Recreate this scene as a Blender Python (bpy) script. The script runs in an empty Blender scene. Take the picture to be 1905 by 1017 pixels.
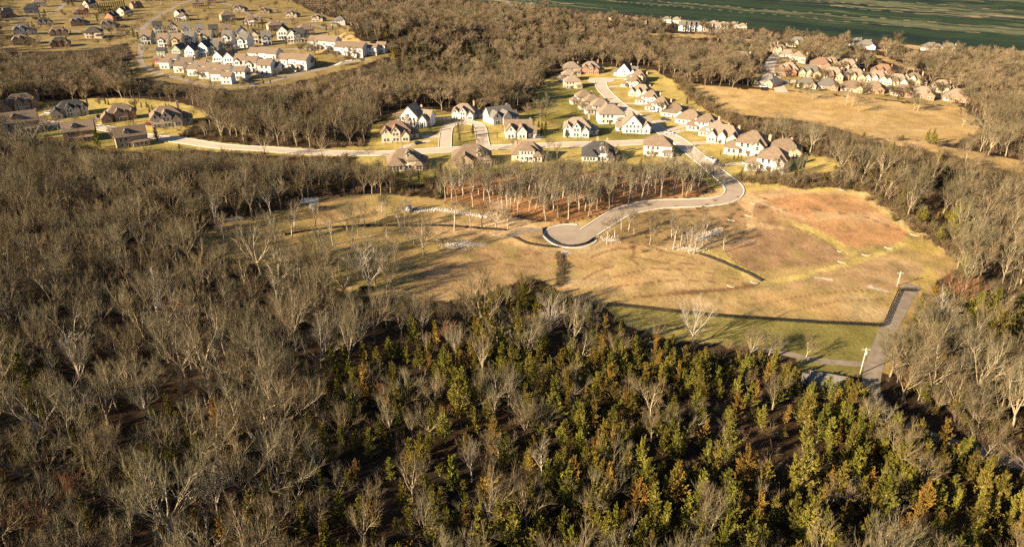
import bpy, math, random
import numpy as np
from mathutils import Vector, Matrix

R = math.radians
rng = random.Random(11)
nrng = np.random.default_rng(5)
scene = bpy.context.scene
COL = scene.collection

# ------------------------------------------------------------------ camera model (photo is 1905 x 1017)
PW, PH, F, CAMH, PITCH = 1905.0, 1017.0, 1360.0, 115.0, R(26.7)
cp, sp = math.cos(PITCH), math.sin(PITCH)

def flat(u, v):
    a, b = (u - PW / 2) / F, (PH / 2 - v) / F
    dx, dy, dz = a, cp + b * sp, -sp + b * cp
    t = -CAMH / dz
    return dx * t, dy * t

# ------------------------------------------------------------------ noise
def _hash(ix, iy, seed):
    h = (ix.astype(np.int64) * 374761393 + iy.astype(np.int64) * 668265263 + seed * 1442695041) & 0x7fffffff
    h = ((h ^ (h >> 13)) * 1274126177) & 0x7fffffff
    h = (h ^ (h >> 16)) & 0xffff
    return h / 65535.0

def vnoise(x, y, seed=0):
    x = np.asarray(x, float); y = np.asarray(y, float)
    ix, iy = np.floor(x), np.floor(y)
    fx, fy = x - ix, y - iy
    fx = fx * fx * (3 - 2 * fx); fy = fy * fy * (3 - 2 * fy)
    a = _hash(ix, iy, seed); b = _hash(ix + 1, iy, seed)
    c = _hash(ix, iy + 1, seed); d = _hash(ix + 1, iy + 1, seed)
    return (a * (1 - fx) + b * fx) * (1 - fy) + (c * (1 - fx) + d * fx) * fy

def fbm(x, y, seed=0, oct=4):
    s, a, t = 0, 1.0, 0
    for o in range(oct):
        s = s + a * vnoise(np.asarray(x) * 2 ** o, np.asarray(y) * 2 ** o, seed + o * 7)
        t += a; a *= .5
    return s / t

# ------------------------------------------------------------------ terrain
BUMPS = []
for (u, v, amp, sx, sy) in [(690, 95, 15, 45, 70), (830, 95, 13, 55, 60), (770, 165, -6, 70, 45), (450, 115, 6, 110, 60),
                            (985, 449, 1.8, 6, 4), (1500, 150, 5, 120, 60), (1080, 60, 10, 160, 90),
                            (200, 150, -4, 120, 30), (1750, 330, 5, 70, 60), (150, 450, 4, 60, 60), (1500, 410, 2.0, 40, 30)]:
    x, y = flat(u, v)
    BUMPS.append((x, y, amp, sx, sy))

def hgt(x, y):
    x = np.asarray(x, float); y = np.asarray(y, float)
    h = np.zeros(np.broadcast(x, y).shape)
    for (cx, cy, a, sx, sy) in BUMPS:
        h = h + a * np.exp(-((x - cx) / sx) ** 2 - ((y - cy) / sy) ** 2)
    t = np.clip((y - 262) / 55, 0, 1)
    h = h + 3.5 * t * t * (3 - 2 * t)
    h = h + .5 * np.sin(x * .043 + 1.3) * np.cos(y * .037) + .35 * np.sin(x * .09 - y * .07)
    return h

def H(x, y): return float(hgt(x, y))

def at(u, v):
    a, b = (u - PW / 2) / F, (PH / 2 - v) / F
    d = np.array([a, cp + b * sp, -sp + b * cp])
    t = -CAMH / d[2]
    for _ in range(25):
        p = d * t
        t = t * .4 + .6 * ((H(p[0], p[1]) - CAMH) / d[2])
    p = d * t
    return float(p[0]), float(p[1])

def project(x, y, z):
    x = np.asarray(x, float); y = np.asarray(y, float); dz = np.asarray(z, float) - CAMH
    depth = y * cp - dz * sp
    up = y * sp + dz * cp
    depth = np.where(depth < 1, 1, depth)
    return PW / 2 + F * x / depth, PH / 2 - F * up / depth, depth

def inpoly(u, v, poly):
    u = np.asarray(u); v = np.asarray(v)
    r = np.zeros(u.shape, bool)
    n = len(poly)
    for i in range(n):
        x1, y1 = poly[i]; x2, y2 = poly[(i + 1) % n]
        if y1 == y2: continue
        c = ((y1 > v) != (y2 > v)) & (u < (x2 - x1) * (v - y1) / (y2 - y1) + x1)
        r ^= c
    return r

def pline(u, v, pts):
    """distance in photo px (vertical stretched x2) to a polyline"""
    d = np.full(np.shape(u), 1e9)
    for (a, b), (c, e) in zip(pts[:-1], pts[1:]):
        dx, dy = c - a, (e - b) * 2
        L = dx * dx + dy * dy
        t = np.clip(((u - a) * dx + (v - b) * 2 * dy) / L, 0, 1)
        d = np.minimum(d, np.hypot(u - a - t * dx, (v - b) * 2 - t * dy))
    return d

# ------------------------------------------------------------------ helpers
def tag(o, label=None, cat=None, group=None, kind=None):
    if label: o['label'] = label
    if cat: o['category'] = cat
    if group: o['group'] = group
    if kind: o['kind'] = kind
    return o

def mesh(name, V, Fc, mats, mi=None, smooth=False):
    me = bpy.data.meshes.new(name)
    me.from_pydata([tuple(v) for v in V], [], [tuple(f) for f in Fc])
    for m in (mats if isinstance(mats, (list, tuple)) else [mats]): me.materials.append(m)
    if mi is not None: me.polygons.foreach_set('material_index', mi)
    if smooth: me.polygons.foreach_set('use_smooth', [True] * len(me.polygons))
    me.update()
    return me

def obj(name, me, parent=None, loc=None, rz=0):
    o = bpy.data.objects.new(name, me); COL.objects.link(o)
    if parent: o.parent = parent
    if loc is not None: o.location = loc
    if rz: o.rotation_euler.z = rz
    return o

def empty(name, loc, rz=0):
    o = bpy.data.objects.new(name, None); COL.objects.link(o)
    o.location = loc; o.rotation_euler.z = rz
    o.empty_display_size = .5
    return o

class MB:
    def __init__(s): s.V = []; s.F = []; s.M = []
    def add(s, V, Fc, m=0):
        n = len(s.V); s.V += [tuple(v) for v in V]
        s.F += [tuple(i + n for i in f) for f in Fc]; s.M += [m] * len(Fc)
    def box(s, x0, x1, y0, y1, z0, z1, m=0):
        V = [(x, y, z) for z in (z0, z1) for y in (y0, y1) for x in (x0, x1)]
        s.add(V, [(0, 2, 3, 1), (4, 5, 7, 6), (0, 1, 5, 4), (2, 6, 7, 3), (0, 4, 6, 2), (1, 3, 7, 5)], m)
    def tube(s, pts, rads, n=6, m=0, caps=True):
        base = len(s.V); prev = None
        for k, (p, r) in enumerate(zip(pts, rads)):
            p = Vector(p)
            a = Vector(pts[min(k + 1, len(pts) - 1)]) - Vector(pts[max(k - 1, 0)])
            q = a.to_track_quat('Z', 'Y')
            for i in range(n):
                t = 2 * math.pi * i / n
                s.V.append(tuple(p + q @ Vector((r * math.cos(t), r * math.sin(t), 0))))
        for k in range(len(pts) - 1):
            for i in range(n):
                a = base + k * n + i; b = base + k * n + (i + 1) % n
                s.F.append((a, b, b + n, a + n)); s.M.append(m)
        if caps:
            s.F.append(tuple(base + i for i in range(n))[::-1]); s.M.append(m)
            e = base + (len(pts) - 1) * n
            s.F.append(tuple(e + i for i in range(n))); s.M.append(m)
    def me(s, name, mats, smooth=False): return mesh(name, s.V, s.F, mats, s.M, smooth)

# ------------------------------------------------------------------ materials
def new_mat(name, rough=.9):
    m = bpy.data.materials.new(name); m.use_nodes = True
    b = m.node_tree.nodes['Principled BSDF']
    b.inputs['Roughness'].default_value = rough
    b.inputs['Specular IOR Level'].default_value = .2
    return m, m.node_tree, b

def noisy(name, c0, c1, scale=.5, detail=4, rough=.9, bump=0., obj_rand=0., coords='Object', wave=None, stretch=(1, 1, 1)):
    m, nt, b = new_mat(name, rough)
    N, L = nt.nodes, nt.links
    tc = N.new('ShaderNodeTexCoord'); mp = N.new('ShaderNodeMapping'); mp.inputs['Scale'].default_value = stretch
    L.new(tc.outputs[coords], mp.inputs[0])
    nz = N.new('ShaderNodeTexNoise'); nz.inputs['Scale'].default_value = scale; nz.inputs['Detail'].default_value = detail
    L.new(mp.outputs[0], nz.inputs['Vector'])
    rp = N.new('ShaderNodeValToRGB')
    rp.color_ramp.elements[0].position = .3; rp.color_ramp.elements[1].position = .7
    rp.color_ramp.elements[0].color = (*c0, 1); rp.color_ramp.elements[1].color = (*c1, 1)
    L.new(nz.outputs['Fac'], rp.inputs[0])
    out = rp.outputs[0]
    if obj_rand:
        oi = N.new('ShaderNodeObjectInfo'); hs = N.new('ShaderNodeHueSaturation')
        mr = N.new('ShaderNodeMapRange'); mr.inputs['To Min'].default_value = 1 - obj_rand; mr.inputs['To Max'].default_value = 1 + obj_rand
        L.new(oi.outputs['Random'], mr.inputs['Value']); L.new(mr.outputs[0], hs.inputs['Value'])
        L.new(out, hs.inputs['Color']); out = hs.outputs[0]
    if wave:
        wv = N.new('ShaderNodeTexWave'); wv.bands_direction = 'Z'; wv.inputs['Scale'].default_value = wave
        L.new(tc.outputs[coords], wv.inputs['Vector'])
        mx = N.new('ShaderNodeMix'); mx.data_type = 'RGBA'; mx.blend_type = 'MULTIPLY'; mx.inputs['Factor'].default_value = .25
        L.new(out, mx.inputs[6]); L.new(wv.outputs['Color'], mx.inputs[7]); out = mx.outputs[2]
    L.new(out, b.inputs['Base Color'])
    if bump:
        bp = N.new('ShaderNodeBump'); bp.inputs['Strength'].default_value = bump; bp.inputs['Distance'].default_value = .3
        L.new(nz.outputs['Fac'], bp.inputs['Height']); L.new(bp.outputs[0], b.inputs['Normal'])
    return m

M = {}
M['far_bark'] = noisy('far_bark', (.19, .145, .092), (.27, .21, .14), 2, obj_rand=.2)
M['bark'] = noisy('bark', (.28, .232, .152), (.40, .338, .23), 2, obj_rand=.3)
M['pale_bark'] = noisy('pale_bark', (.36, .31, .24), (.50, .45, .36), 1.2, obj_rand=.15)
M['twig'] = noisy('twigs', (.135, .105, .058), (.205, .16, .09), .6, obj_rand=.35)
M['buff_twig'] = noisy('hazed_twigs', (.20, .15, .092), (.29, .225, .142), .6, obj_rand=.25)  # twig colour of the far trees, paled to paint in distance haze
M['grey_twig'] = noisy('grey_twigs', (.132, .116, .067), (.20, .175, .104), .6, obj_rand=.3)
M['rust_twig'] = noisy('rust_twigs', (.22, .105, .05), (.30, .15, .075), .6, obj_rand=.2)

def foliage(name, c0, c1, hue=.03, val=.35):
    m, nt, b = new_mat(name, .7)
    N, L = nt.nodes, nt.links
    tc = N.new('ShaderNodeTexCoord')
    nz = N.new('ShaderNodeTexNoise'); nz.inputs['Scale'].default_value = .7; nz.inputs['Detail'].default_value = 5
    L.new(tc.outputs['Object'], nz.inputs['Vector'])
    rp = N.new('ShaderNodeValToRGB'); rp.color_ramp.elements[0].position = .35; rp.color_ramp.elements[1].position = .68
    rp.color_ramp.elements[0].color = (*c0, 1); rp.color_ramp.elements[1].color = (*c1, 1)
    L.new(nz.outputs['Fac'], rp.inputs[0])
    oi = N.new('ShaderNodeObjectInfo'); hs = N.new('ShaderNodeHueSaturation')
    a = N.new('ShaderNodeMapRange'); a.inputs['To Min'].default_value = .5 - hue; a.inputs['To Max'].default_value = .5 + hue * .6
    c = N.new('ShaderNodeMapRange'); c.inputs['To Min'].default_value = 1 - val; c.inputs['To Max'].default_value = 1 + val
    ml = N.new('ShaderNodeMath'); ml.operation = 'MULTIPLY'; ml.inputs[1].default_value = 7.31
    fr = N.new('ShaderNodeMath'); fr.operation = 'FRACT'
    L.new(oi.outputs['Random'], a.inputs['Value']); L.new(oi.outputs['Random'], ml.inputs[0]); L.new(ml.outputs[0], fr.inputs[0])
    L.new(fr.outputs[0], c.inputs['Value'])
    L.new(a.outputs[0], hs.inputs['Hue']); L.new(c.outputs[0], hs.inputs['Value']); L.new(rp.outputs[0], hs.inputs['Color'])
    L.new(hs.outputs[0], b.inputs['Base Color'])
    return m
M['cedar'] = foliage('cedar_foliage', (.122, .119, .021), (.24, .212, .034))
M['rust_cedar'] = foliage('rusty_cedar_foliage', (.20, .135, .028), (.31, .20, .04), .015)
M['dark_ever'] = foliage('dark_evergreen_foliage', (.055, .065, .022), (.10, .105, .032), .015)
M['yard_ever'] = foliage('yard_evergreen_foliage', (.09, .10, .025), (.16, .16, .04), .015)
M['brush'] = noisy('brush_twigs', (.13, .095, .055), (.21, .155, .09), .6, obj_rand=.4)

WALL = {
    'white': noisy('white_siding', (.74, .72, .68), (.82, .80, .76), .4, wave=3.0, rough=.6),
    'cream': noisy('cream_stone', (.60, .51, .38), (.72, .63, .49), 1.5),
    'tan': noisy('tan_brick', (.40, .30, .20), (.54, .42, .29), 2),
    'brick': noisy('orange_brick', (.31, .175, .105), (.43, .26, .165), 2),
    'redbrick': noisy('red_brick', (.27, .14, .10), (.36, .20, .145), 2),
    'red': noisy('red_siding', (.30, .05, .045), (.36, .08, .07), .5, wave=3.0),
    'green': noisy('sage_siding', (.30, .36, .27), (.38, .44, .34), .5, wave=3.0),
    'grey': noisy('grey_siding', (.34, .35, .36), (.44, .45, .45), .5, wave=3.0),
    'yellow': noisy('yellow_siding', (.62, .48, .26), (.70, .56, .33), .5, wave=3.0),
    'pink': noisy('pink_siding', (.55, .28, .24), (.63, .36, .31), .5, wave=3.0),
}
ROOF = {
    'brown': noisy('brown_shingles', (.165, .125, .09), (.25, .195, .14), 1.2, bump=.2, obj_rand=.12),
    'tan': noisy('tan_shingles', (.235, .19, .143), (.32, .265, .205), 1.2, bump=.2, obj_rand=.1),
    'grey': noisy('grey_shingles', (.13, .125, .115), (.20, .19, .17), 1.2, bump=.2, obj_rand=.12),
    'dark': noisy('charcoal_shingles', (.05, .05, .052), (.09, .088, .085), 1.2, bump=.2),
    'rust': noisy('reddish_shingles', (.19, .125, .085), (.26, .175, .12), 1.2, bump=.2),
}
M['trim'] = noisy('white_trim', (.74, .73, .70), (.80, .79, .76), 1, rough=.5)
M['glass'], _, gb = new_mat('window_glass', .12)
gb.inputs['Base Color'].default_value = (.03, .035, .045, 1); gb.inputs['Specular IOR Level'].default_value = .5
M['door'] = noisy('dark_door', (.10, .06, .04), (.14, .09, .06), 2, rough=.5)
M['garage'] = noisy('garage_panel', (.55, .52, .47), (.62, .59, .54), 1, rough=.6, wave=1.2)
M['street'] = noisy('pale_concrete_street', (.50, .42, .33), (.62, .53, .43), .15, 8, obj_rand=0)
M['asphalt'] = noisy('new_asphalt', (.31, .26, .205), (.40, .335, .265), .2, 8)
M['lane'] = noisy('worn_lane_asphalt', (.24, .205, .165), (.33, .285, .23), .2, 8)
M['kerb'] = noisy('kerb_concrete', (.62, .58, .52), (.74, .70, .63), .5)
M['gravel'] = noisy('gravel_lane', (.19, .16, .125), (.31, .265, .21), .35, 8, bump=.3)
M['rock'] = noisy('pale_riprap', (.55, .50, .43), (.75, .70, .62), 2, obj_rand=.2)
M['black'] = noisy('black_fence_paint', (.012, .012, .012), (.025, .024, .022), 2)
M['silt'] = noisy('black_silt_cloth', (.015, .014, .013), (.035, .032, .03), 1)
M['sock'] = noisy('white_filter_cloth', (.5, .46, .39), (.66, .62, .54), 1.5)
M['pole'] = noisy('pale_weathered_pole', (.58, .55, .48), (.70, .67, .60), 1)
M['steel'] = noisy('grey_steel', (.40, .41, .42), (.5, .51, .52), 2, rough=.4)
M['tyre'] = noisy('tyre_rubber', (.015, .015, .015), (.03, .03, .03), 3)
def paint(name, c, c2=None):
    m = noisy(name, c, c2 or tuple(x * 1.08 for x in c), .8, rough=.3); return m
M['pwhite'] = paint('white_car_paint', (.72, .72, .72)); M['pgrey'] = paint('grey_car_paint', (.10, .11, .13))
M['pred'] = paint('red_car_paint', (.35, .02, .02)); M['pblue'] = paint('blue_car_paint', (.05, .07, .13))
M['log'] = noisy('charred_wood', (.02, .017, .014), (.07, .055, .04), 2)

# ------------------------------------------------------------------ zones, in photo pixels
FIELD = [(365, 445), (410, 415), (480, 400), (540, 388), (590, 365), (700, 362), (790, 366), (840, 376), (930, 398), (1000, 412),
         (1060, 415), (1130, 398), (1200, 376), (1300, 366), (1350, 345), (1390, 338), (1440, 345), (1600, 353), (1650, 385),
         (1730, 440), (1785, 490), (1745, 520), (1735, 548), (1690, 540), (1640, 604), (1400, 590), (1130, 572), (1050, 548),
         (1010, 522), (985, 515), (900, 548), (830, 560), (740, 556), (640, 545), (560, 505), (470, 492), (400, 478)]
FRONTLAWN = [(1125, 566), (1640, 606), (1628, 690), (1560, 705), (1490, 700), (1480, 665), (1380, 645), (1250, 632), (1150, 600)]
RES = [(660, 300), (690, 262), (690, 232), (722, 222), (742, 205), (800, 200), (830, 208), (850, 212), (960, 215), (985, 205), (1000, 168),
       (1020, 148), (1055, 128), (1085, 122), (1215, 130), (1270, 158), (1290, 180), (1315, 205), (1370, 232), (1420, 262),
       (1475, 275), (1560, 300), (1560, 318), (1440, 330), (1400, 352), (1360, 352), (1340, 362), (1290, 330), (1240, 312), (1150, 316), (1060, 322),
       (960, 322), (830, 332), (770, 345), (720, 322), (690, 318)]
LEFTLAWN = [(0, 208), (80, 190), (170, 183), (260, 184), (340, 192), (385, 205), (385, 225), (345, 240), (330, 252), (400, 264), (480, 272),
            (600, 277), (690, 270), (690, 292), (560, 292), (430, 285), (350, 278), (270, 284), (180, 278), (110, 266), (60, 258), (0, 240)]
TOPLEFT = [(0, 0), (540, 0), (580, 22), (640, 40), (660, 62), (640, 90), (660, 84), (725, 95), (722, 106), (660, 126), (600, 140), (530, 158),
           (430, 168), (380, 163), (300, 150), (240, 145), (225, 138), (250, 105), (238, 80), (190, 90), (130, 94), (0, 98)]
MEADOW = [(1258, 155), (1350, 162), (1420, 168), (1500, 172), (1600, 182), (1700, 194), (1790, 200), (1820, 225), (1830, 245), (1770, 268),
          (1700, 262), (1620, 258), (1540, 236), (1470, 220), (1390, 215), (1330, 205), (1300, 192)]
MEADOW2 = [(1620, 262), (1690, 258), (1770, 275), (1905, 300), (1905, 330), (1800, 296), (1700, 276)]
RIGHTHOUSES = [(1400, 160), (1415, 125), (1440, 96), (1480, 90), (1490, 118), (1540, 128), (1640, 138), (1740, 165), (1790, 188), (1780, 200), (1700, 190), (1500, 172)]
STRIPS = [[(1565, 75), (1600, 76), (1650, 93), (1640, 96), (1600, 88)], [(1615, 102), (1640, 104), (1690, 122), (1715, 132), (1690, 130), (1650, 115)],
          [(1675, 84), (1740, 86), (1740, 94), (1690, 92)], [(1200, 60), (1300, 64), (1380, 70), (1300, 70), (1210, 66)],
          [(570, 100), (640, 60), (690, 85), (720, 92), (660, 96)], [(1245, 36), (1275, 30), (1285, 40), (1260, 46)]]
GROVE = [(820, 384), (830, 345), (900, 322), (1150, 318), (1280, 330), (1325, 350), (1290, 364), (1200, 374), (1125, 396), (1060, 414), (1000, 410), (930, 396), (850, 382)]
GREEN = [(860, 0), (1000, 10), (1200, 30), (1400, 52), (1600, 72), (1905, 102), (3500, 240), (3500, -174), (860, -174)]
OPEN = [FIELD, FRONTLAWN, RES, LEFTLAWN, TOPLEFT, MEADOW, MEADOW2, RIGHTHOUSES, GREEN] + STRIPS

# ------------------------------------------------------------------ ground colours
def ground_colour(x, y):
    z = hgt(x, y)
    u, v, dep = project(x, y, z)
    front = y > 20
    n1 = fbm(x / 14, y / 14, 3); n2 = fbm(x / 45, y / 45, 9); n3 = fbm(x / 3.2, y / 3.2, 21, 3)
    j = (fbm(x / 6, y / 6, 33, 3) - .5) * 10
    j2 = (fbm(x / 6, y / 6, 51, 3) - .5) * 5
    uu, vv = u + j, v + j2
    def mixc(a, b, t): return a[None, :] * (1 - t[:, None]) + b[None, :] * t[:, None]
    A = np.array
    sm = lambda t, a, b: np.clip((t - a) / (b - a), 0, 1)
    litter = mixc(A([.024, .016, .009]), A([.066, .038, .019]), sm(n1, .3, .7))
    col = litter
    def put(mask, c):
        nonlocal col
        m = (mask & front)[:, None]
        col = np.where(m, c, col)
    def blend(w, c):
        nonlocal col
        w = (w * front)[:, None]
        col = col * (1 - w) + c * w
    lawn = mixc(mixc(A([.40, .315, .085]), A([.48, .375, .13]), sm(n3, .3, .7)), A([.17, .165, .035]), sm(n2, .48, .68))
    tan = mixc(mixc(A([.36, .24, .10]), A([.44, .31, .15]), sm(n3, .25, .75)), A([.28, .22, .07]), sm(n1, .5, .72) * .8)
    field = mixc(mixc(A([.46, .31, .152]), A([.56, .395, .21]), sm(n3, .25, .75)), A([.34, .25, .09]), sm(n2, .42, .6) * .8)
    meadow = mixc(A([.44, .30, .115]), A([.52, .37, .17]), sm(n1, .3, .7))
    put(inpoly(uu, vv, TOPLEFT), mixc(A([.215, .165, .055]), A([.29, .22, .09]), sm(n1, .3, .7)))
    put(inpoly(uu, vv, RIGHTHOUSES), mixc(A([.30, .23, .08]), A([.38, .28, .13]), sm(n1, .3, .7)))
    put(inpoly(uu, vv, LEFTLAWN), lawn)
    put(inpoly(uu, vv, RES), lawn)
    put(inpoly(uu, vv, MEADOW) | inpoly(uu, vv, MEADOW2), meadow)
    for s_ in STRIPS: put(inpoly(uu, vv, s_), meadow)
    put(inpoly(uu, vv, GROVE), mixc(A([.26, .13, .055]), A([.38, .205, .09]), sm(n1, .3, .65)))
    put(inpoly(uu, vv, FIELD), field)
    # greener western part of the field, ploughed and bare patches in the east
    w = sm(760 - u + 140 * (n2 - .5) * 2, -60, 160) * .9
    blend(w * inpoly(uu, vv, FIELD), mixc(A([.18, .155, .046]), A([.29, .20, .075]), sm(n1, .35, .65)))
    red = mixc(A([.37, .185, .075]), A([.45, .25, .115]), sm(n3, .3, .7))
    brown = mixc(A([.30, .185, .095]), A([.37, .24, .13]), sm(n3, .3, .7))
    k = .6
    RED = [(1424, 372), (1500, 360), (1595, 362), (1640, 395), (1692, 432), (1670, 455), (1600, 462), (1545, 452), (1480, 415), (1430, 388)]
    put(inpoly(u + j * k, v + j2 * k, RED), mixc(red[0] * 0 + A([.46, .255, .115]), A([.40, .255, .115]), sm(n2 * .5 + n1 * .5, .4, .62)))
    put(inpoly(u + j * .3, v + j2 * .3, [(1350, 462), (1362, 448), (1405, 425), (1490, 428), (1545, 455), (1572, 478), (1560, 487), (1480, 495), (1400, 504), (1370, 488)]), brown)
    put(inpoly(u + j * k, v + j2 * k, [(1402, 380), (1420, 374), (1470, 398), (1520, 420), (1470, 425), (1420, 415), (1402, 400)]), brown)
    rim = A([.20, .135, .065])[None, :] + 0 * n1[:, None]
    gy = mixc(A([.46, .36, .11]), A([.54, .42, .16]), sm(n3, .3, .7))
    put(pline(u + j * .3, v + j2 * .3, [(1310, 468), (1345, 480), (1390, 508), (1420, 524)]) < 13, gy)
    put(pline(u + j * .3, v + j2 * .3, [(1420, 527), (1500, 512), (1570, 494), (1640, 470), (1712, 440), (1650, 395), (1600, 356)]) < 9, gy)
    put(pline(u + j * .3, v + j2 * .3, [(1392, 350), (1450, 346), (1520, 350), (1600, 357)]) < 12, gy)
    put(pline(u + j * .3, v + j2 * .3, [(1450, 410), (1490, 420), (1540, 444), (1585, 470)]) < 10, gy)
    blend(.8 * (pline(u, v, [(1470, 421), (1505, 432), (1545, 455), (1572, 478)]) < 1.8), rim)
    blend(.8 * (pline(u, v, [(1350, 462), (1354, 474), (1372, 490), (1400, 504), (1430, 502)]) < 2.0), rim)
    put(pline(u + j * .2, v + j2 * .2, [(1606, 358), (1650, 390), (1716, 440)]) < 5, A([.52, .40, .19])[None, :] + 0 * n1[:, None])
    put(pline(u + j * .5, v + j2 * .5, [(1700, 445), (1760, 495), (1720, 520), (1690, 545)]) < 22, mixc(A([.45, .34, .10]), A([.40, .27, .12]), sm(n1, .4, .6)))
    blend(.8 * (pline(u, v, [(1417, 377), (1460, 395), (1495, 407)]) < 3), A([.50, .40, .26]))
    brn2 = mixc(A([.36, .24, .12]), A([.43, .29, .155]), sm(n3, .3, .7))
    blend(inpoly(u + j, v + j2, [(1440, 535), (1510, 512), (1590, 492), (1660, 480), (1720, 505), (1690, 535), (1650, 540), (1520, 540)]) * .75, brn2)
    blend(inpoly(u + j, v + j2, [(850, 460), (960, 455), (1035, 470), (1030, 510), (985, 512), (900, 545), (800, 545), (760, 520)]) * .6, brown)
    # brush covered bank between the bend of the road and the field
    blend(inpoly(u + j, v + j2, [(1190, 395), (1290, 388), (1370, 375), (1400, 400), (1380, 440), (1310, 460), (1180, 455), (1120, 440)]) * .7,
          mixc(A([.16, .105, .055]), A([.25, .165, .08]), sm(n1, .35, .6)))
    # mottling of weeds and thin spots over the graded ground
    inf = inpoly(u, v, FIELD) | inpoly(u, v, FRONTLAWN)
    m1 = fbm(x / 5.5, y / 5.5, 141, 4); m2 = fbm(x / 2.2, y / 2.2, 151, 3); m3 = fbm(x / 28, y / 11, 161, 4)
    blend(inf * sm(m1, .56, .70) * .5, mixc(A([.22, .14, .065]), A([.24, .21, .06]), sm(n2, .45, .55)))
    blend(inf * sm(m3, .55, .66) * .4, mixc(A([.50, .30, .14]), A([.56, .43, .25]), sm(n1, .4, .6)))
    blend(inf * sm(m2, .60, .72) * .35, A([.17, .12, .055])[None, :] + 0 * n1[:, None])
    # wheel ruts and bare gravel
    for pl, wd in [([(1100, 478), (1120, 470), (1150, 462), (1180, 462)], 3), ([(1178, 458), (1180, 472), (1172, 480), (1188, 492)], 3),
                   ([(1085, 520), (1110, 505), (1140, 495)], 3), ([(1200, 455), (1240, 470), (1290, 480)], 2.5), ([(1180, 478), (1230, 488), (1310, 492)], 2.2),
                   ([(1250, 545), (1330, 540), (1400, 532)], 7), ([(1410, 527), (1340, 540), (1180, 552)], 5), ([(640, 520), (700, 505), (760, 480)], 3), ([(1130, 520), (1200, 500), (1290, 500), (1380, 522)], 1.6), ([(1150, 532), (1260, 520), (1390, 528)], 1.6), ([(900, 470), (930, 490), (1000, 498)], 1.8), ([(860, 500), (940, 478), (1010, 470)], 1.8), ([(1440, 560), (1520, 545), (1620, 540)], 1.8), ([(1480, 578), (1560, 560), (1640, 556)], 1.6), ([(1430, 395), (1500, 388), (1600, 400), (1680, 430)], 1.5)]:
        blend(.75 * (pline(u + j * .4, v + j2 * .4, pl) < wd), A([.20, .105, .05]))
    gv = mixc(A([.52, .46, .37]), A([.66, .60, .50]), sm(n3, .3, .7))
    for pl, wd in [([(1045, 470), (1056, 471)], 6), ([(835, 456), (868, 453)], 9), ([(868, 455), (900, 453)], 4), ([(1515, 516), (1545, 520)], 4), ([(1616, 533), (1650, 542)], 3.5),
                   ([(1302, 446), (1322, 434), (1338, 426)], 8), ([(1125, 444), (1150, 446)], 5), ([(1260, 461), (1275, 461)], 5), ([(1285, 466), (1300, 463)], 5),
                   ([(425, 408), (445, 405)], 6)]:
        blend(.85 * (pline(u + j * .5, v + j2 * .5, pl) < wd), gv)
    put(pline(u + j * .6, v + j2 * .6, [(1042, 472), (1044, 500), (1043, 530)]) < 7, mixc(A([.09, .075, .04]), A([.14, .10, .055]), sm(n1, .3, .7)))
    put(inpoly(uu, vv, FRONTLAWN), mixc(mixc(A([.32, .26, .075]), A([.40, .32, .115]), sm(n3, .3, .7)), A([.20, .18, .05]), sm(n2, .4, .6)))
    # lane verge
    put(pline(u + j * .4, v + j2 * .4, [(1706, 545), (1690, 585), (1665, 635), (1652, 690)]) < 11, mixc(A([.36, .25, .09]), A([.30, .22, .07]), sm(n3, .3, .7)))
    # distant dark green farmland, fields running along the edge of the woods
    ex, ey = flat(860, 0); fx, fy = flat(1905, 102)
    dx, dy = fx - ex, fy - ey; dl = math.hypot(dx, dy); dx /= dl; dy /= dl
    s_, t_ = (x - ex) * dx + (y - ey) * dy, -(x - ex) * dy + (y - ey) * dx
    g1 = fbm(s_ / 260, t_ / 22, 71, 5); g2 = fbm(s_ / 500, t_ / 60, 77, 3); g3 = fbm(s_ / 90, t_ / 9, 83, 3)
    gc = mixc(mixc(A([.005, .020, .012]), A([.022, .046, .014]), sm(g1, .40, .56)), A([.13, .14, .07]), sm(g2 * .45 + g3 * .55, .55, .66))
    gc = np.where((np.abs(g2 - .62) < .012)[:, None], A([.28, .22, .12]), gc)
    put(inpoly(u + j * .15, v, GREEN) | ((t_ > 0) & (v < 0) & (y > 300) & (u > 860)), gc)
    return col

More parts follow.
